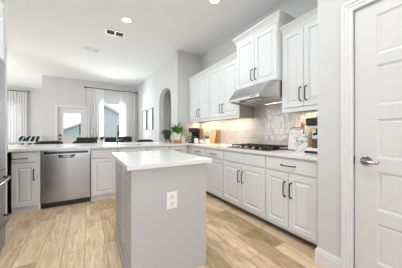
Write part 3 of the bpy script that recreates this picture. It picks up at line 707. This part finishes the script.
# under cabinet strips
def strip(Y0, Y1, label, power):
    r = thing('under_cabinet_light', label, 'light', (2.30, Y0, 1.432), RR)
    MB().box(0, Y0 - Y1, -0.02, 0.02, -0.014, -0.0005).build('housing', M['plate'], r)
    MB().box(0.01, Y0 - Y1 - 0.01, -0.014, 0.014, -0.017, -0.0145).build('diffuser', M['strip'], r)
    area_light('strip_lamp', (2.30, (Y0 + Y1) / 2, 1.41), (0, 0, 0), 0.04, Y0 - Y1, power, (1.0, 0.83, 0.62))
strip(1.43, 0.92, 'slim light strip under the wall cabinet by the pantry wall', 3.0)
strip(3.06, 2.32, 'slim light strip under the wall cabinet left of the hood', 3.2)
strip(3.98, 3.18, 'slim light strip under the far corner wall cabinet', 4.6)

# ------------------------------------------------------------------ cooktop
ck = thing('gas_cooktop', 'black gas cooktop with cast grates and steel knobs set in the worktop', 'cooktop', (1.87, 2.285, 0.9145), RR)
W, D = 0.76, 0.50
MB().box(0, W, 0, D, 0, 0.012, 0.004).build('hob_plate', M['glassb'], ck)
for (x, y, r_) in ((0.14, 0.14, 0.04), (0.14, 0.36, 0.035), (0.38, 0.28, 0.055), (0.62, 0.14, 0.035), (0.62, 0.36, 0.04)):
    MB().lathe([(r_ + 0.012, 0.0125), (r_ + 0.01, 0.018), (r_, 0.02), (r_, 0.027), (0.001, 0.028)], (x, y, 0), 18).build('burner', M['black'], ck)
for k in range(3):
    x0, x1 = 0.015 + k * 0.245, 0.015 + k * 0.245 + 0.24
    mb = MB()
    for yy in (0.09, 0.475): mb.box(x0, x1, yy - 0.006, yy + 0.006, 0.036, 0.049, 0.002)
    for xx in (x0 + 0.006, x1 - 0.006, (x0 + x1) / 2): mb.box(xx - 0.006, xx + 0.006, 0.09, 0.475, 0.036, 0.049, 0.002)
    for yy in (0.19, 0.28, 0.375): mb.box(x0, x1, yy - 0.005, yy + 0.005, 0.038, 0.049, 0.002)
    for xx in (x0 + 0.012, x1 - 0.012):
        for yy in (0.09, 0.475): mb.box(xx - 0.007, xx + 0.007, yy - 0.007, yy + 0.007, 0.0125, 0.036)
    mb.build('grate', M['black'], ck)
for k in range(5):
    MB().lathe([(0.021, 0.0125), (0.019, 0.030), (0.016, 0.034), (0.001, 0.034)], (0.14 + k * 0.12, 0.042, 0), 14).build('knob', M['chrome'], ck)

# ------------------------------------------------------------------ left side: fridge, cupboard, beverage fridge
f = thing('refrigerator', 'stainless french door refrigerator cut off by the left edge of the photo', 'refrigerator', (-0.700, 1.64, 0), PI / 2)
W = 0.905
MB().box(0.003, W - 0.003, 0.06, 0.74, 0.03, 1.77).build('body', M['fridgebody'], f)
def bowed(x0, x1, z0, z1, name, bow=0.02):
    n = 8; pts = [(x0, 0.055)] + [(x0 + (x1 - x0) * i / n, 0.0 - bow * math.sin(PI * (0.08 + 0.84 * i / n))) for i in range(n + 1)] + [(x1, 0.055)]
    return MB().prism(pts, 'z', z0, z1).build(name, M['fridgesteel'], f, True)
da = bowed(0.003, W / 2 - 0.003, 0.80, 1.785, 'door'); db = bowed(W / 2 + 0.003, W - 0.003, 0.80, 1.785, 'door')
for d_, x in ((da, W / 2 - 0.05), (db, W / 2 + 0.05)):
    MB().tube([(x, -0.02, 0.95), (x, -0.065, 0.97), (x, -0.075, 1.30), (x, -0.065, 1.63), (x, -0.02, 1.65)], 0.012, 10).build('handle', M['chrome'], d_)
for z0, z1 in ((0.44, 0.79), (0.06, 0.43)):
    dr = bowed(0.003, W - 0.003, z0, z1, 'freezer_drawer', 0.03)
    zz = z1 - 0.07
    MB().tube([(0.08, -0.01, zz), (0.10, -0.06, zz), (0.25, -0.085, zz), (W / 2, -0.095, zz), (W - 0.25, -0.085, zz), (W - 0.10, -0.06, zz), (W - 0.08, -0.01, zz)], 0.012, 10).build('handle', M['chrome'], dr)
for x in (0.05, W - 0.05): MB().box(x - 0.035, x + 0.035, 0.0, 0.10, 1.7855, 1.80, 0.003).build('hinge_cover', M['fridgebody'], f)
for x in (0.08, W - 0.08): MB().lathe([(0.02, 0.0), (0.02, 0.0295)], (x, 0.12, 0), 10).build('foot', M['blackp'], f)
uc = thing('wall_cabinet', 'white cupboard above the refrigerator at the left edge', 'cabinet', (-0.754, 1.60, 0), PI / 2, 'white wall cabinets')
MB().box(0.001, 1.085, 0, 0.70, 1.86, 2.36).build('carcass', M['cab'], uc)
cab_door(uc, 0.02, 0.53, 1.875, 2.345, 0.49, 1.97); cab_door(uc, 0.54, 1.06, 1.875, 2.345, 0.58, 1.97)
crown(uc, 0.001, 1.085, 0.70, 2.3605, 0.085, 0.015, False, False)
bf = thing('beverage_fridge', 'black undercounter fridge between the refrigerator and the peninsula', 'fridge', (-0.945, 2.93, 0), PI / 2)
MB().box(0.003, 0.592, 0.035, 0.54, 0.09, 0.872).build('body', M['blackp'], bf)
dd = MB().box(0.003, 0.592, 0.0, 0.034, 0.10, 0.872, 0.004).build('door', M['matteblack'], bf)
MB().tube([(0.05, 0.0, 0.35), (0.05, -0.035, 0.36), (0.05, -0.035, 0.70), (0.05, 0.0, 0.71)], 0.008, 8).build('handle', M['black'], dd)
MB().box(0.003, 0.592, 0.06, 0.52, 0.0, 0.088).build('toe_kick', M['blackp'], bf)
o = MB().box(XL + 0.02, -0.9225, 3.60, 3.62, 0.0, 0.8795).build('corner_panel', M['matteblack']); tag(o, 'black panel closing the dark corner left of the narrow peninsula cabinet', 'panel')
pm = thing('pepper_mill', 'tall black mill on the worktop end beside the refrigerator', 'mill', (-1.02, 3.72, 0.9145))
MB().lathe([(0.001, 0), (0.03, 0), (0.03, 0.02), (0.022, 0.07), (0.026, 0.15), (0.020, 0.18)], seg=16).build('body', M['blackp'], pm)
MB().lathe([(0.02, 0.1805), (0.028, 0.20), (0.024, 0.235), (0.008, 0.25), (0.001, 0.255)], seg=16).build('cap', M['dgrey'], pm)

# ------------------------------------------------------------------ faucet, sink side plant
fa = thing('kitchen_faucet', 'tall steel gooseneck faucet standing on the peninsula worktop', 'faucet', (0.515, 4.22, 0.9145))
MB().lathe([(0.001, 0), (0.028, 0), (0.028, 0.012), (0.020, 0.02), (0.018, 0.10), (0.014, 0.105)], seg=16).build('base', M['faucet'], fa)
arc = [(0, 0, 0.10), (0, 0, 0.30)] + [(0, -0.085 + 0.085 * math.cos(a), 0.30 + 0.085 * math.sin(a)) for a in [PI * k / 10 for k in range(1, 11)]] + [(0, -0.17, 0.27)]
MB().tube(arc, 0.017, 12).build('spout', M['faucet'], fa)
MB().tube([(0, -0.17, 0.27), (0, -0.171, 0.255), (0, -0.172, 0.19), (0, -0.172, 0.165)], [0.019, 0.024, 0.026, 0.02], 12).build('spray_head', M['dgrey'], fa)
MB().tube([(0.018, 0, 0.07), (0.045, 0, 0.075), (0.10, -0.02, 0.10)], [0.011, 0.009, 0.007], 10).build('lever', M['faucet'], fa)

def plant(name, label, loc, pot, potm, leaves, leafm, cat='plant'):
    r = thing(name, label, cat, loc)
    MB().lathe(pot, seg=20).build('pot', potm, r)
    rt, zt = pot[-1]
    MB().lathe([(max(p[0] for p in pot) * 0.0 + 0.001, zt - 0.012), (rt * 0.9, zt - 0.012), (rt * 0.9, zt - 0.008), (0.001, zt - 0.008)], seg=16).build('soil', M['soil'], r)
    mb = MB()
    for (n, l0, l1, w_, up0, up1, dr, spread_, hz) in leaves:
        for _ in range(n):
            a = random.uniform(0, 2 * PI); u = random.uniform(up0, up1); q = spread_ * math.sqrt(random.random())
            mb.leaf((q * math.cos(a), q * math.sin(a), zt - 0.008 + random.uniform(0, hz)), (math.cos(a), math.sin(a), u), random.uniform(l0, l1), w_, dr)
    mb.build('foliage', leafm, r)
    return r
plant('potted_plant', 'dark leafy plant in a small white pot left of the faucet', (0.215, 4.30, 0.9145), [(0.001, 0), (0.05, 0), (0.062, 0.04), (0.065, 0.085), (0.060, 0.085), (0.058, 0.075)], M['white'],
      [(60, 0.04, 0.09, 0.03, 0.1, 1.6, 0.3, 0.05, 0.06)], M['leafk'])
# corner plants on wooden risers
def riser(label, x, y, r_, h, m):
    t = thing('wooden_riser', label, 'riser', (x, y, 0.9145))
    MB().lathe([(0.001, h - 0.022), (r_, h - 0.022), (r_ + 0.003, h - 0.012), (r_, h), (0.001, h)], seg=24).build('top', m, t)
    for k in range(3):
        a = 2 * PI * k / 3 + 0.5
        MB().lathe([(0.013, 0), (0.020, h * 0.3), (0.016, h - 0.0225)], (r_ * 0.68 * math.cos(a), r_ * 0.68 * math.sin(a), 0), 12).build('leg', m, t)
    return t
def block(label, x, y, w_, h, m):
    t = thing('wooden_riser', label, 'riser', (x, y, 0.9145))
    MB().box(-w_, w_, -0.07, 0.07, h - 0.025, h, 0.003).build('top', m, t)
    for s_ in (-1, 1): MB().box(s_ * w_ * 0.72 - 0.02, s_ * w_ * 0.72 + 0.02, -0.06, 0.06, 0, h - 0.0255).build('leg', m, t)
    return t
block('dark reddish wooden stand under the charcoal plant pot', 1.60, 4.20, 0.085, 0.085, M['riser'])
riser('round wooden stand under the white fern pot', 1.66, 3.74, 0.085, 0.075, M['riserl'])
plant('potted_plant', 'bushy green plant in a charcoal ribbed pot on a dark wooden stand', (1.60, 4.20, 1.0), [(0.001, 0), (0.062, 0), (0.075, 0.06), (0.085, 0.125), (0.079, 0.125), (0.077, 0.115)], M['potd'],
      [(300, 0.07, 0.14, 0.04, 0.0, 2.4, 0.4, 0.075, 0.07)], M['leafd'])
plant('potted_fern', 'spreading bright green fern in a tall white pot', (1.66, 3.74, 0.99), [(0.001, 0), (0.055, 0), (0.072, 0.09), (0.080, 0.165), (0.074, 0.165), (0.072, 0.155)], M['white'],
      [(220, 0.15, 0.27, 0.036, 0.2, 2.4, 0.4, 0.06, 0.04), (26, 0.24, 0.33, 0.018, 0.8, 3.0, 0.25, 0.03, 0.03)], M['leaf'])
cn = thing('canister', 'small white lidded canister between the fern and the coffee maker', 'canister', (1.90, 3.93, 0.9145))
MB().lathe([(0.001, 0), (0.05, 0), (0.055, 0.01), (0.055, 0.12), (0.05, 0.125)], seg=20).build('body', M['white'], cn)
MB().lathe([(0.053, 0.1255), (0.053, 0.14), (0.02, 0.148), (0.012, 0.165), (0.001, 0.168)], seg=20).build('lid', M['cream'], cn)
# drip coffee maker, faces the room diagonally
cm = thing('coffee_maker', 'black drip coffee maker with glass carafe in the worktop corner', 'coffee maker', (2.13, 3.765, 0.9145), -0.95)
cm.scale = (1.2, 1.05, 1.05)
MB().box(-0.10, 0.10, -0.12, 0.12, 0, 0.03, 0.008).build('base', M['blackp'], cm)
MB().box(-0.10, 0.10, 0.03, 0.12, 0.0305, 0.23, 0.006).build('water_tank', M['blackp'], cm)
MB().box(-0.10, 0.10, -0.115, 0.12, 0.2305, 0.325, 0.014).build('brew_head', M['blackp'], cm)
MB().box(-0.055, 0.055, -0.118, -0.1145, 0.255, 0.295, 0.001).build('control_panel', M['dgrey'], cm)
ca = MB().lathe([(0.001, 0.031), (0.055, 0.031), (0.068, 0.06), (0.066, 0.11), (0.045, 0.145), (0.048, 0.155)], (0, -0.045, 0), 20).build('carafe', M['glassb'], cm)
MB().tube([(-0.05, -0.07, 0.145), (-0.095, -0.10, 0.14), (-0.105, -0.105, 0.09), (-0.06, -0.075, 0.065)], 0.008, 8).build('carafe_handle', M['blackp'], ca)
MB().box(0.102, 0.13, -0.06, 0.10, 0.0, 0.31, 0.008).build('side_reservoir', M['spoon'], cm)
def mug(label, x, y, r_=0.04, h=0.09, rz=0.0):
    t = thing('mug', label, 'mug', (x, y, 0.9145), rz)
    MB().lathe([(0.001, 0), (r_ * 0.8, 0), (r_, 0.012), (r_, h), (r_ - 0.004, h), (r_ - 0.005, 0.012), (0.001, 0.01)], seg=20).build('cup', M['white'], t)
    MB().tube([(r_ - 0.002, 0, h * 0.8), (r_ + 0.024, 0, h * 0.75), (r_ + 0.026, 0, h * 0.4), (r_ - 0.002, 0, h * 0.25)], 0.005, 8).build('handle', M['white'], t)
    return t
mug('white mug standing in front of the coffee maker', 2.03, 3.56, 0.045, 0.11, 0.6)
mug('white cup between the coffee maker and the herb pot', 2.10, 3.44, 0.042, 0.09, 2.4)
plant('potted_herb', 'small sprawling herb in a white cup in front of the cutting boards', (2.14, 3.28, 0.9145), [(0.001, 0), (0.042, 0), (0.050, 0.05), (0.052, 0.105), (0.047, 0.105), (0.045, 0.095)], M['white'],
      [(46, 0.06, 0.12, 0.03, 0.2, 2.2, 0.3, 0.03, 0.05)], M['leafp'])
def board(label, Y, w_, h, x, m, lean, arch):
    t = thing('cutting_board', label, 'cutting board', (x, Y, 0.9155), RR)
    t.rotation_euler = (-lean, 0, RR)
    n = 12; pts = [(-w_ / 2, 0), (w_ / 2, 0)]
    if arch:
        pts += [(w_ / 2 * math.cos(PI * k / n), h - w_ / 2 * 0.55 + w_ / 2 * 0.55 * math.sin(PI * k / n)) for k in range(n + 1)]
    else: pts += [(w_ / 2, h), (-w_ / 2, h)]
    MB().prism(pts, 'y', 0, 0.018).build('board', m, t, False)
    MB().tube([(0, -0.001, h - 0.045), (0, 0.019, h - 0.045)], 0.012, 12).build('hanging_hole', M['spoon'], t)
board('tall light maple cutting board leaning on the backsplash', 3.40, 0.20, 0.315, 2.335, M['boardw'], 0.16, True)
board('darker wooden cutting board behind the maple board', 3.33, 0.17, 0.30, 2.373, M['boardd'], 0.15, False)

# ------------------------------------------------------------------ right end of the counter
def book(name, label, Y, X, w_, h, th, coverm, rz, lean):
    t = thing(name, label, 'book', (X, Y, 0.932), rz)
    t.rotation_euler = (-lean, 0, rz)
    MB().box(-w_ / 2, w_ / 2, 0, 0.003, 0, h).build('front_cover', coverm, t)
    MB().box(-w_ / 2 + 0.003, w_ / 2 - 0.003, 0.0032, th - 0.0032, 0.003, h - 0.003).build('pages', M['cream'], t)
    MB().box(-w_ / 2, w_ / 2, th - 0.003, th, 0, h).build('back_cover', M['white'], t)
    return t
book('cookbook', 'white cookbook with a grey sketched cover propped on a stand', 1.37, 2.17, 0.15, 0.255, 0.02, M['cover'], RR + 0.10, 0.22)
sd = thing('book_stand', 'black wire stand holding the sketched cookbook', 'stand', (2.17, 1.37, 0.9145), RR + 0.10)
for s_ in (-1, 1):
    MB().tube([(s_ * 0.080, -0.012, 0.03), (s_ * 0.080, -0.012, 0.010), (s_ * 0.080, 0.03, 0.012), (s_ * 0.080, 0.095, 0.29)], 0.0045, 8).build('side_rail', M['dgrey'], sd)
MB().tube([(-0.080, -0.012, 0.010), (0.080, -0.012, 0.010)], 0.0045, 8).build('front_lip', M['dgrey'], sd)
MB().tube([(0, 0.09, 0.26), (0, 0.13, 0.005)], 0.0045, 8).build('back_strut', M['dgrey'], sd)
MB().tube([(-0.080, 0.095, 0.29), (0.080, 0.095, 0.29)], 0.0045, 8).build('top_rail', M['dgrey'], sd)
M['cover2'] = art_mat('striped_cover', 1.2, 5, 0.47, 0.55, (0.22, 0.20, 0.20))
t = book('cookbook', 'cream paperback leaning between the cookbook stand and espresso machine', 1.235, 2.10, 0.12, 0.22, 0.018, M['cover2'], RR + 0.45, 0.30); t.location.z = 0.9155
bo = thing('oil_bottle', 'amber oil bottle with teal label behind the books', 'bottle', (2.30, 1.215, 0.9145))
MB().lathe([(0.001, 0), (0.036, 0), (0.038, 0.01), (0.038, 0.20), (0.032, 0.24), (0.014, 0.265), (0.013, 0.285)], seg=18).build('bottle', M['amber'], bo)
MB().lathe([(0.0388, 0.17), (0.0392, 0.17), (0.0392, 0.215), (0.0388, 0.215)], seg=18).build('label_band', M['teal'], bo)
MB().lathe([(0.016, 0.2855), (0.016, 0.305), (0.001, 0.306)], seg=14).build('cap', M['boardw'], bo)
cr_ = thing('utensil_crock', 'white crock behind the cookbook holding a wooden spoon', 'crock', (2.375, 1.40, 0.9145))
MB().lathe([(0.001, 0), (0.045, 0), (0.05, 0.01), (0.05, 0.15), (0.045, 0.15), (0.044, 0.012), (0.001, 0.011)], seg=20).build('crock', M['white'], cr_)
sp = thing('wooden_spoon', 'dark wooden spoon standing in the white crock', 'spoon', (2.375, 1.40, 0.928))
MB().tube([(-0.01, 0.01, 0), (0.0, -0.02, 0.27)], 0.006, 8).build('handle', M['spoon'], sp)
MB().ball((0.001, -0.026, 0.315), 0.03, (0.55, 0.9, 1.5)).build('bowl', M['spoon'], sp)
em = thing('espresso_machine', 'black and white espresso machine half hidden by the pantry wall', 'espresso machine', (2.16, 1.075, 0.9145), RR)
em.scale = (1.0, 1.0, 1.13)
MB().box(-0.10, 0.14, -0.10, 0.15, 0.0, 0.022, 0.004).build('base', M['blackp'], em)
MB().box(-0.085, 0.12, -0.095, 0.03, 0.0225, 0.05, 0.004).build('drip_tray', M['plate'], em)
MB().box(-0.09, 0.13, 0.035, 0.145, 0.0225, 0.24, 0.012).build('rear_column', M['plate'], em)
MB().box(-0.09, 0.13, -0.06, 0.145, 0.2405, 0.268, 0.006).build('trim_band', M['white'], em)
MB().box(-0.10, 0.14, -0.09, 0.148, 0.2685, 0.345, 0.018).build('head', M['blackp'], em)
MB().lathe([(0.001, 0.345), (0.085, 0.3455), (0.08, 0.37), (0.001, 0.375)], (0.05, 0.04, 0), 20).build('hopper_lid', M['blackp'], em)
MB().lathe([(0.03, 0.20), (0.035, 0.21), (0.035, 0.24)], (0.02, -0.02, 0), 18).build('group_head', M['blackp'], em)
pf = MB().lathe([(0.001, 0.18), (0.033, 0.18), (0.036, 0.1995), (0.001, 0.1998)], (0.02, -0.02, 0), 18).build('portafilter', M['dgrey'], em)
MB().tube([(0.02, -0.05, 0.19), (0.02, -0.14, 0.185)], 0.011, 10).build('grip', M['blackp'], pf)
jg = thing('milk_jug', 'dark steel milk jug on the espresso machine tray', 'jug', (2.125, 1.085, 0.972))
MB().lathe([(0.001, 0), (0.034, 0), (0.038, 0.02), (0.034, 0.07), (0.036, 0.10), (0.033, 0.10), (0.031, 0.07), (0.001, 0.008)], seg=18).build('body', M['dgrey'], jg)
MB().tube([(0.034, 0, 0.09), (0.06, 0, 0.085), (0.06, 0, 0.03), (0.036, 0, 0.025)], 0.004, 8).build('handle', M['dgrey'], jg)

# ------------------------------------------------------------------ ceiling fittings
def can(x, y, label, power):
    r = thing('recessed_light', label, 'ceiling light', (x, y, ZC))
    MB().loops([[(R_ * math.cos(2 * PI * k / 28), R_ * math.sin(2 * PI * k / 28), z) for k in range(28)] for R_, z in ((0.095, -0.0005), (0.095, -0.006), (0.072, -0.010), (0.066, -0.003), (0.066, -0.0005))], False, False).build('trim_ring', M['plate'], r)
    MB().lathe([(0.001, -0.0035), (0.0655, -0.0035), (0.0655, -0.001), (0.001, -0.001)], seg=24).build('diffuser', M['lamp'], r)
    d = bpy.data.lights.new('can_lamp', 'AREA'); d.shape = 'DISK'; d.size = 0.12; d.energy = power * 1.15; d.color = (0.93, 0.97, 1.0)
    l = bpy.data.objects.new('can_lamp', d); COL.objects.link(l); l.location = (x, y, ZC - 0.013)
can(0.573, 3.42, 'round recessed ceiling light near the larger dark vent', 9)
can(0.619, 7.07, 'round recessed ceiling light nearest the dining window', 7)
can(1.591, 2.24, 'round recessed ceiling light at the top edge over the cooking side', 3.5)
can(2.55, 5.5, 'added unseen ceiling fill light in the hall beyond the archway', 22)  # unseen lamp added to brighten the hall
can(0.573, 0.55, 'added unseen ceiling fill light above the near end of the island', 15)  # unseen lamp added as fill for the near kitchen
can(0.1, 1.75, 'added unseen ceiling fill light above the aisle before the refrigerator', 12)  # unseen lamp added to lift the aisle floor
can(0.2, -1.3, 'added unseen ceiling fill light behind the camera', 9)  # unseen lamp added as fill from behind
def vent(x, y, label, dark):
    r = thing('ceiling_vent', label, 'vent', (x, y, ZC))
    w_, d_ = 0.165, 0.10
    mb = MB()
    for a in ((-w_, w_, -d_, -d_ + 0.02), (-w_, w_, d_ - 0.02, d_), (-w_, -w_ + 0.02, -d_ + 0.02, d_ - 0.02), (w_ - 0.02, w_, -d_ + 0.02, d_ - 0.02), (-0.01, 0.01, -d_ + 0.02, d_ - 0.02)):
        mb.box(a[0], a[1], a[2], a[3], -0.012, -0.0005)
    mb.build('frame', M['plate'], r)
    MB().box(-w_ + 0.02, w_ - 0.02, -d_ + 0.02, d_ - 0.02, -0.003, -0.0006).build('duct', M['grille'] if dark else M['plate'], r)
    mb = MB()
    for k in range(8):
        yy = -d_ + 0.03 + k * 0.018
        for a, b in ((-w_ + 0.021, -0.011), (0.011, w_ - 0.021)):
            mb.loops([[(a, yy, -0.0032), (a, yy + 0.004, -0.0032), (a, yy + 0.010, -0.010), (a, yy + 0.0085, -0.010)], [(b, yy, -0.0032), (b, yy + 0.004, -0.0032), (b, yy + 0.010, -0.010), (b, yy + 0.0085, -0.010)]])
    mb.build('louvres', M['grille'] if dark else M['plate'], r)
vent(0.448, 3.98, 'ceiling vent with dark louvres in a white frame', True)
vent(0.065, 5.05, 'all-white ceiling vent further from the camera', False)

# ------------------------------------------------------------------ dining side: prints, stools, chairs, table
def art(Y, w_, h, zc, label):
    r = thing('framed_print', label, 'picture', (XA - 0.036, Y, zc), RR)
    f_ = 0.022
    mb = MB(); mb.box(-w_ / 2, w_ / 2, 0, 0.035, -h / 2, -h / 2 + f_); mb.box(-w_ / 2, w_ / 2, 0, 0.035, h / 2 - f_, h / 2); mb.box(-w_ / 2, -w_ / 2 + f_, 0, 0.035, -h / 2 + f_, h / 2 - f_); mb.box(w_ / 2 - f_, w_ / 2, 0, 0.035, -h / 2 + f_, h / 2 - f_)
    mb.build('frame', M['dgrey'], r)
    MB().box(-w_ / 2 + f_, w_ / 2 - f_, 0.012, 0.03, -h / 2 + f_, h / 2 - f_).build('print', M['art1'], r)
art(6.94, 0.52, 0.72, 1.62, 'framed abstract print nearer the window, left of the pair')
art(6.22, 0.52, 0.72, 1.61, 'framed abstract print nearer the archway, right of the pair')

def make_stool():
    r = thing('bar_stool', 'x', 'stool', (0, 0, 0), 0, 'dark bar stools along the peninsula')
    MB().box(-0.22, 0.22, -0.20, 0.18, 0.60, 0.68, 0.03).build('seat', M['darkfab'], r)
    mb = MB(); mb.sm = True; n = 12; R = []
    for i in range(n + 1):
        a = PI * (0.06 + 0.88 * i / n); x, y = -0.25 * math.cos(a), 0.03 + 0.20 * math.sin(a)
        dx, dy = -math.cos(a) * 0.03, math.sin(a) * 0.03; e = math.sin(a); zt = 0.80 + 0.165 * min(1, e * 1.5)
        R.append([(x - dx, y - dy, 0.69), (x + dx, y + dy, 0.69), (x + dx, y + dy, zt - 0.015), (x, y, zt), (x - dx, y - dy, zt - 0.015)])
    mb.loops(R); mb.build('backrest', M['darkfab'], r)
    for sx_ in (-1, 1):
        for sy_ in (-1, 1):
            MB().tube([(sx_ * 0.17, sy_ * 0.15, 0.60), (sx_ * 0.21, sy_ * 0.19, 0.0)], [0.018, 0.012], 8).build('leg', M['black'], r)
    mb = MB(); q = [(-0.19, -0.175, 0.25), (0.19, -0.175, 0.25), (0.19, 0.175, 0.25), (-0.19, 0.175, 0.25), (-0.19, -0.175, 0.25)]
    for a, b in zip(q, q[1:]): mb.tube([a, b], 0.009, 8)
    mb.build('footrest', M['black'], r)
    return r
st0 = make_stool()
for i, (x, lab) in enumerate(((-0.72, 'dark bar stool at the peninsula in front of the back door wall, leftmost'), (-0.08, 'dark bar stool at the peninsula below the back door, second from left'),
                              (0.62, 'dark bar stool at the peninsula directly behind the faucet'), (1.35, 'dark bar stool at the peninsula below the framed prints'))):
    if i == 0: st0.location = (x, 5.06, 0); st0['label'] = lab
    else: dup(st0, (x, 5.06, 0), None, lab)

def make_chair(back_m, seat_m, wood, zt=1.02, w_=0.25):
    r = thing('dining_chair', 'x', 'chair', (0, 0, 0), 0)
    MB().box(-w_ + 0.01, w_ - 0.01, -0.22, 0.20, 0.43, 0.49, 0.015).build('seat', seat_m, r)
    MB().box(-w_, w_, 0.20, 0.25, 0.56, zt, 0.012).build('backrest', back_m, r)
    for sx_ in (-1, 1):
        MB().tube([(sx_ * (w_ - 0.04), -0.19, 0.43), (sx_ * (w_ - 0.04), -0.19, 0)], [0.02, 0.014], 8).build('leg', wood, r)
        MB().tube([(sx_ * (w_ - 0.04), 0.225, 0.56), (sx_ * (w_ - 0.04), 0.225, 0)], [0.02, 0.014], 8).build('leg', wood, r)
    return r
ch = make_chair(M['darkwood'], M['darkfab'], M['darkwood'])
ch['group'] = 'dark dining chairs by the window'; ch['label'] = 'dark wooden dining chair between the back door and the curtains'; ch.location = (-0.03, 6.35, 0); ch.rotation_euler = (0, 0, PI)
dup(ch, (0.66, 6.25, 0), PI, 'dark wooden dining chair seen left of the faucet'); dup(ch, (1.08, 7.0, 0), -0.2, 'dark wooden dining chair below the dining window, right of the faucet')
dt = thing('dining_table', 'dark wooden dining table in front of the dining window', 'table', (0.35, 6.9, 0))
MB().box(-0.75, 0.45, -0.36, 0.36, 0.72, 0.755, 0.006).build('tabletop', M['darkwood'], dt)
for sx_ in (-0.68, 0.38):
    for sy_ in (-0.28, 0.28): MB().box(sx_ - 0.03, sx_ + 0.03, sy_ - 0.03, sy_ + 0.03, 0, 0.7195).build('leg', M['darkwood'], dt)
pc = make_chair(M['stripe'], M['stripe'], M['darkwood'], 1.05, 0.2)
pc['group'] = 'patterned chairs in the nook'; pc['label'] = 'teal and navy streaked chair at the nook table, right one'; pc.location = (-1.54, 7.1, 0); pc.rotation_euler = (0, 0, PI + 1.0)
dup(pc, (-1.90, 7.95, 0), PI + 1.1, 'teal and navy streaked chair at the nook table, left one')
ntb = thing('nook_table', 'white round table between the two patterned chairs', 'table', (-1.42, 6.05, 0))
MB().lathe([(0.001, 0.90), (0.30, 0.90), (0.31, 0.915), (0.30, 0.93), (0.001, 0.93)], seg=32).build('tabletop', M['white'], ntb)
MB().lathe([(0.22, 0), (0.22, 0.02), (0.05, 0.05), (0.04, 0.8995)], seg=20).build('pedestal', M['white'], ntb)
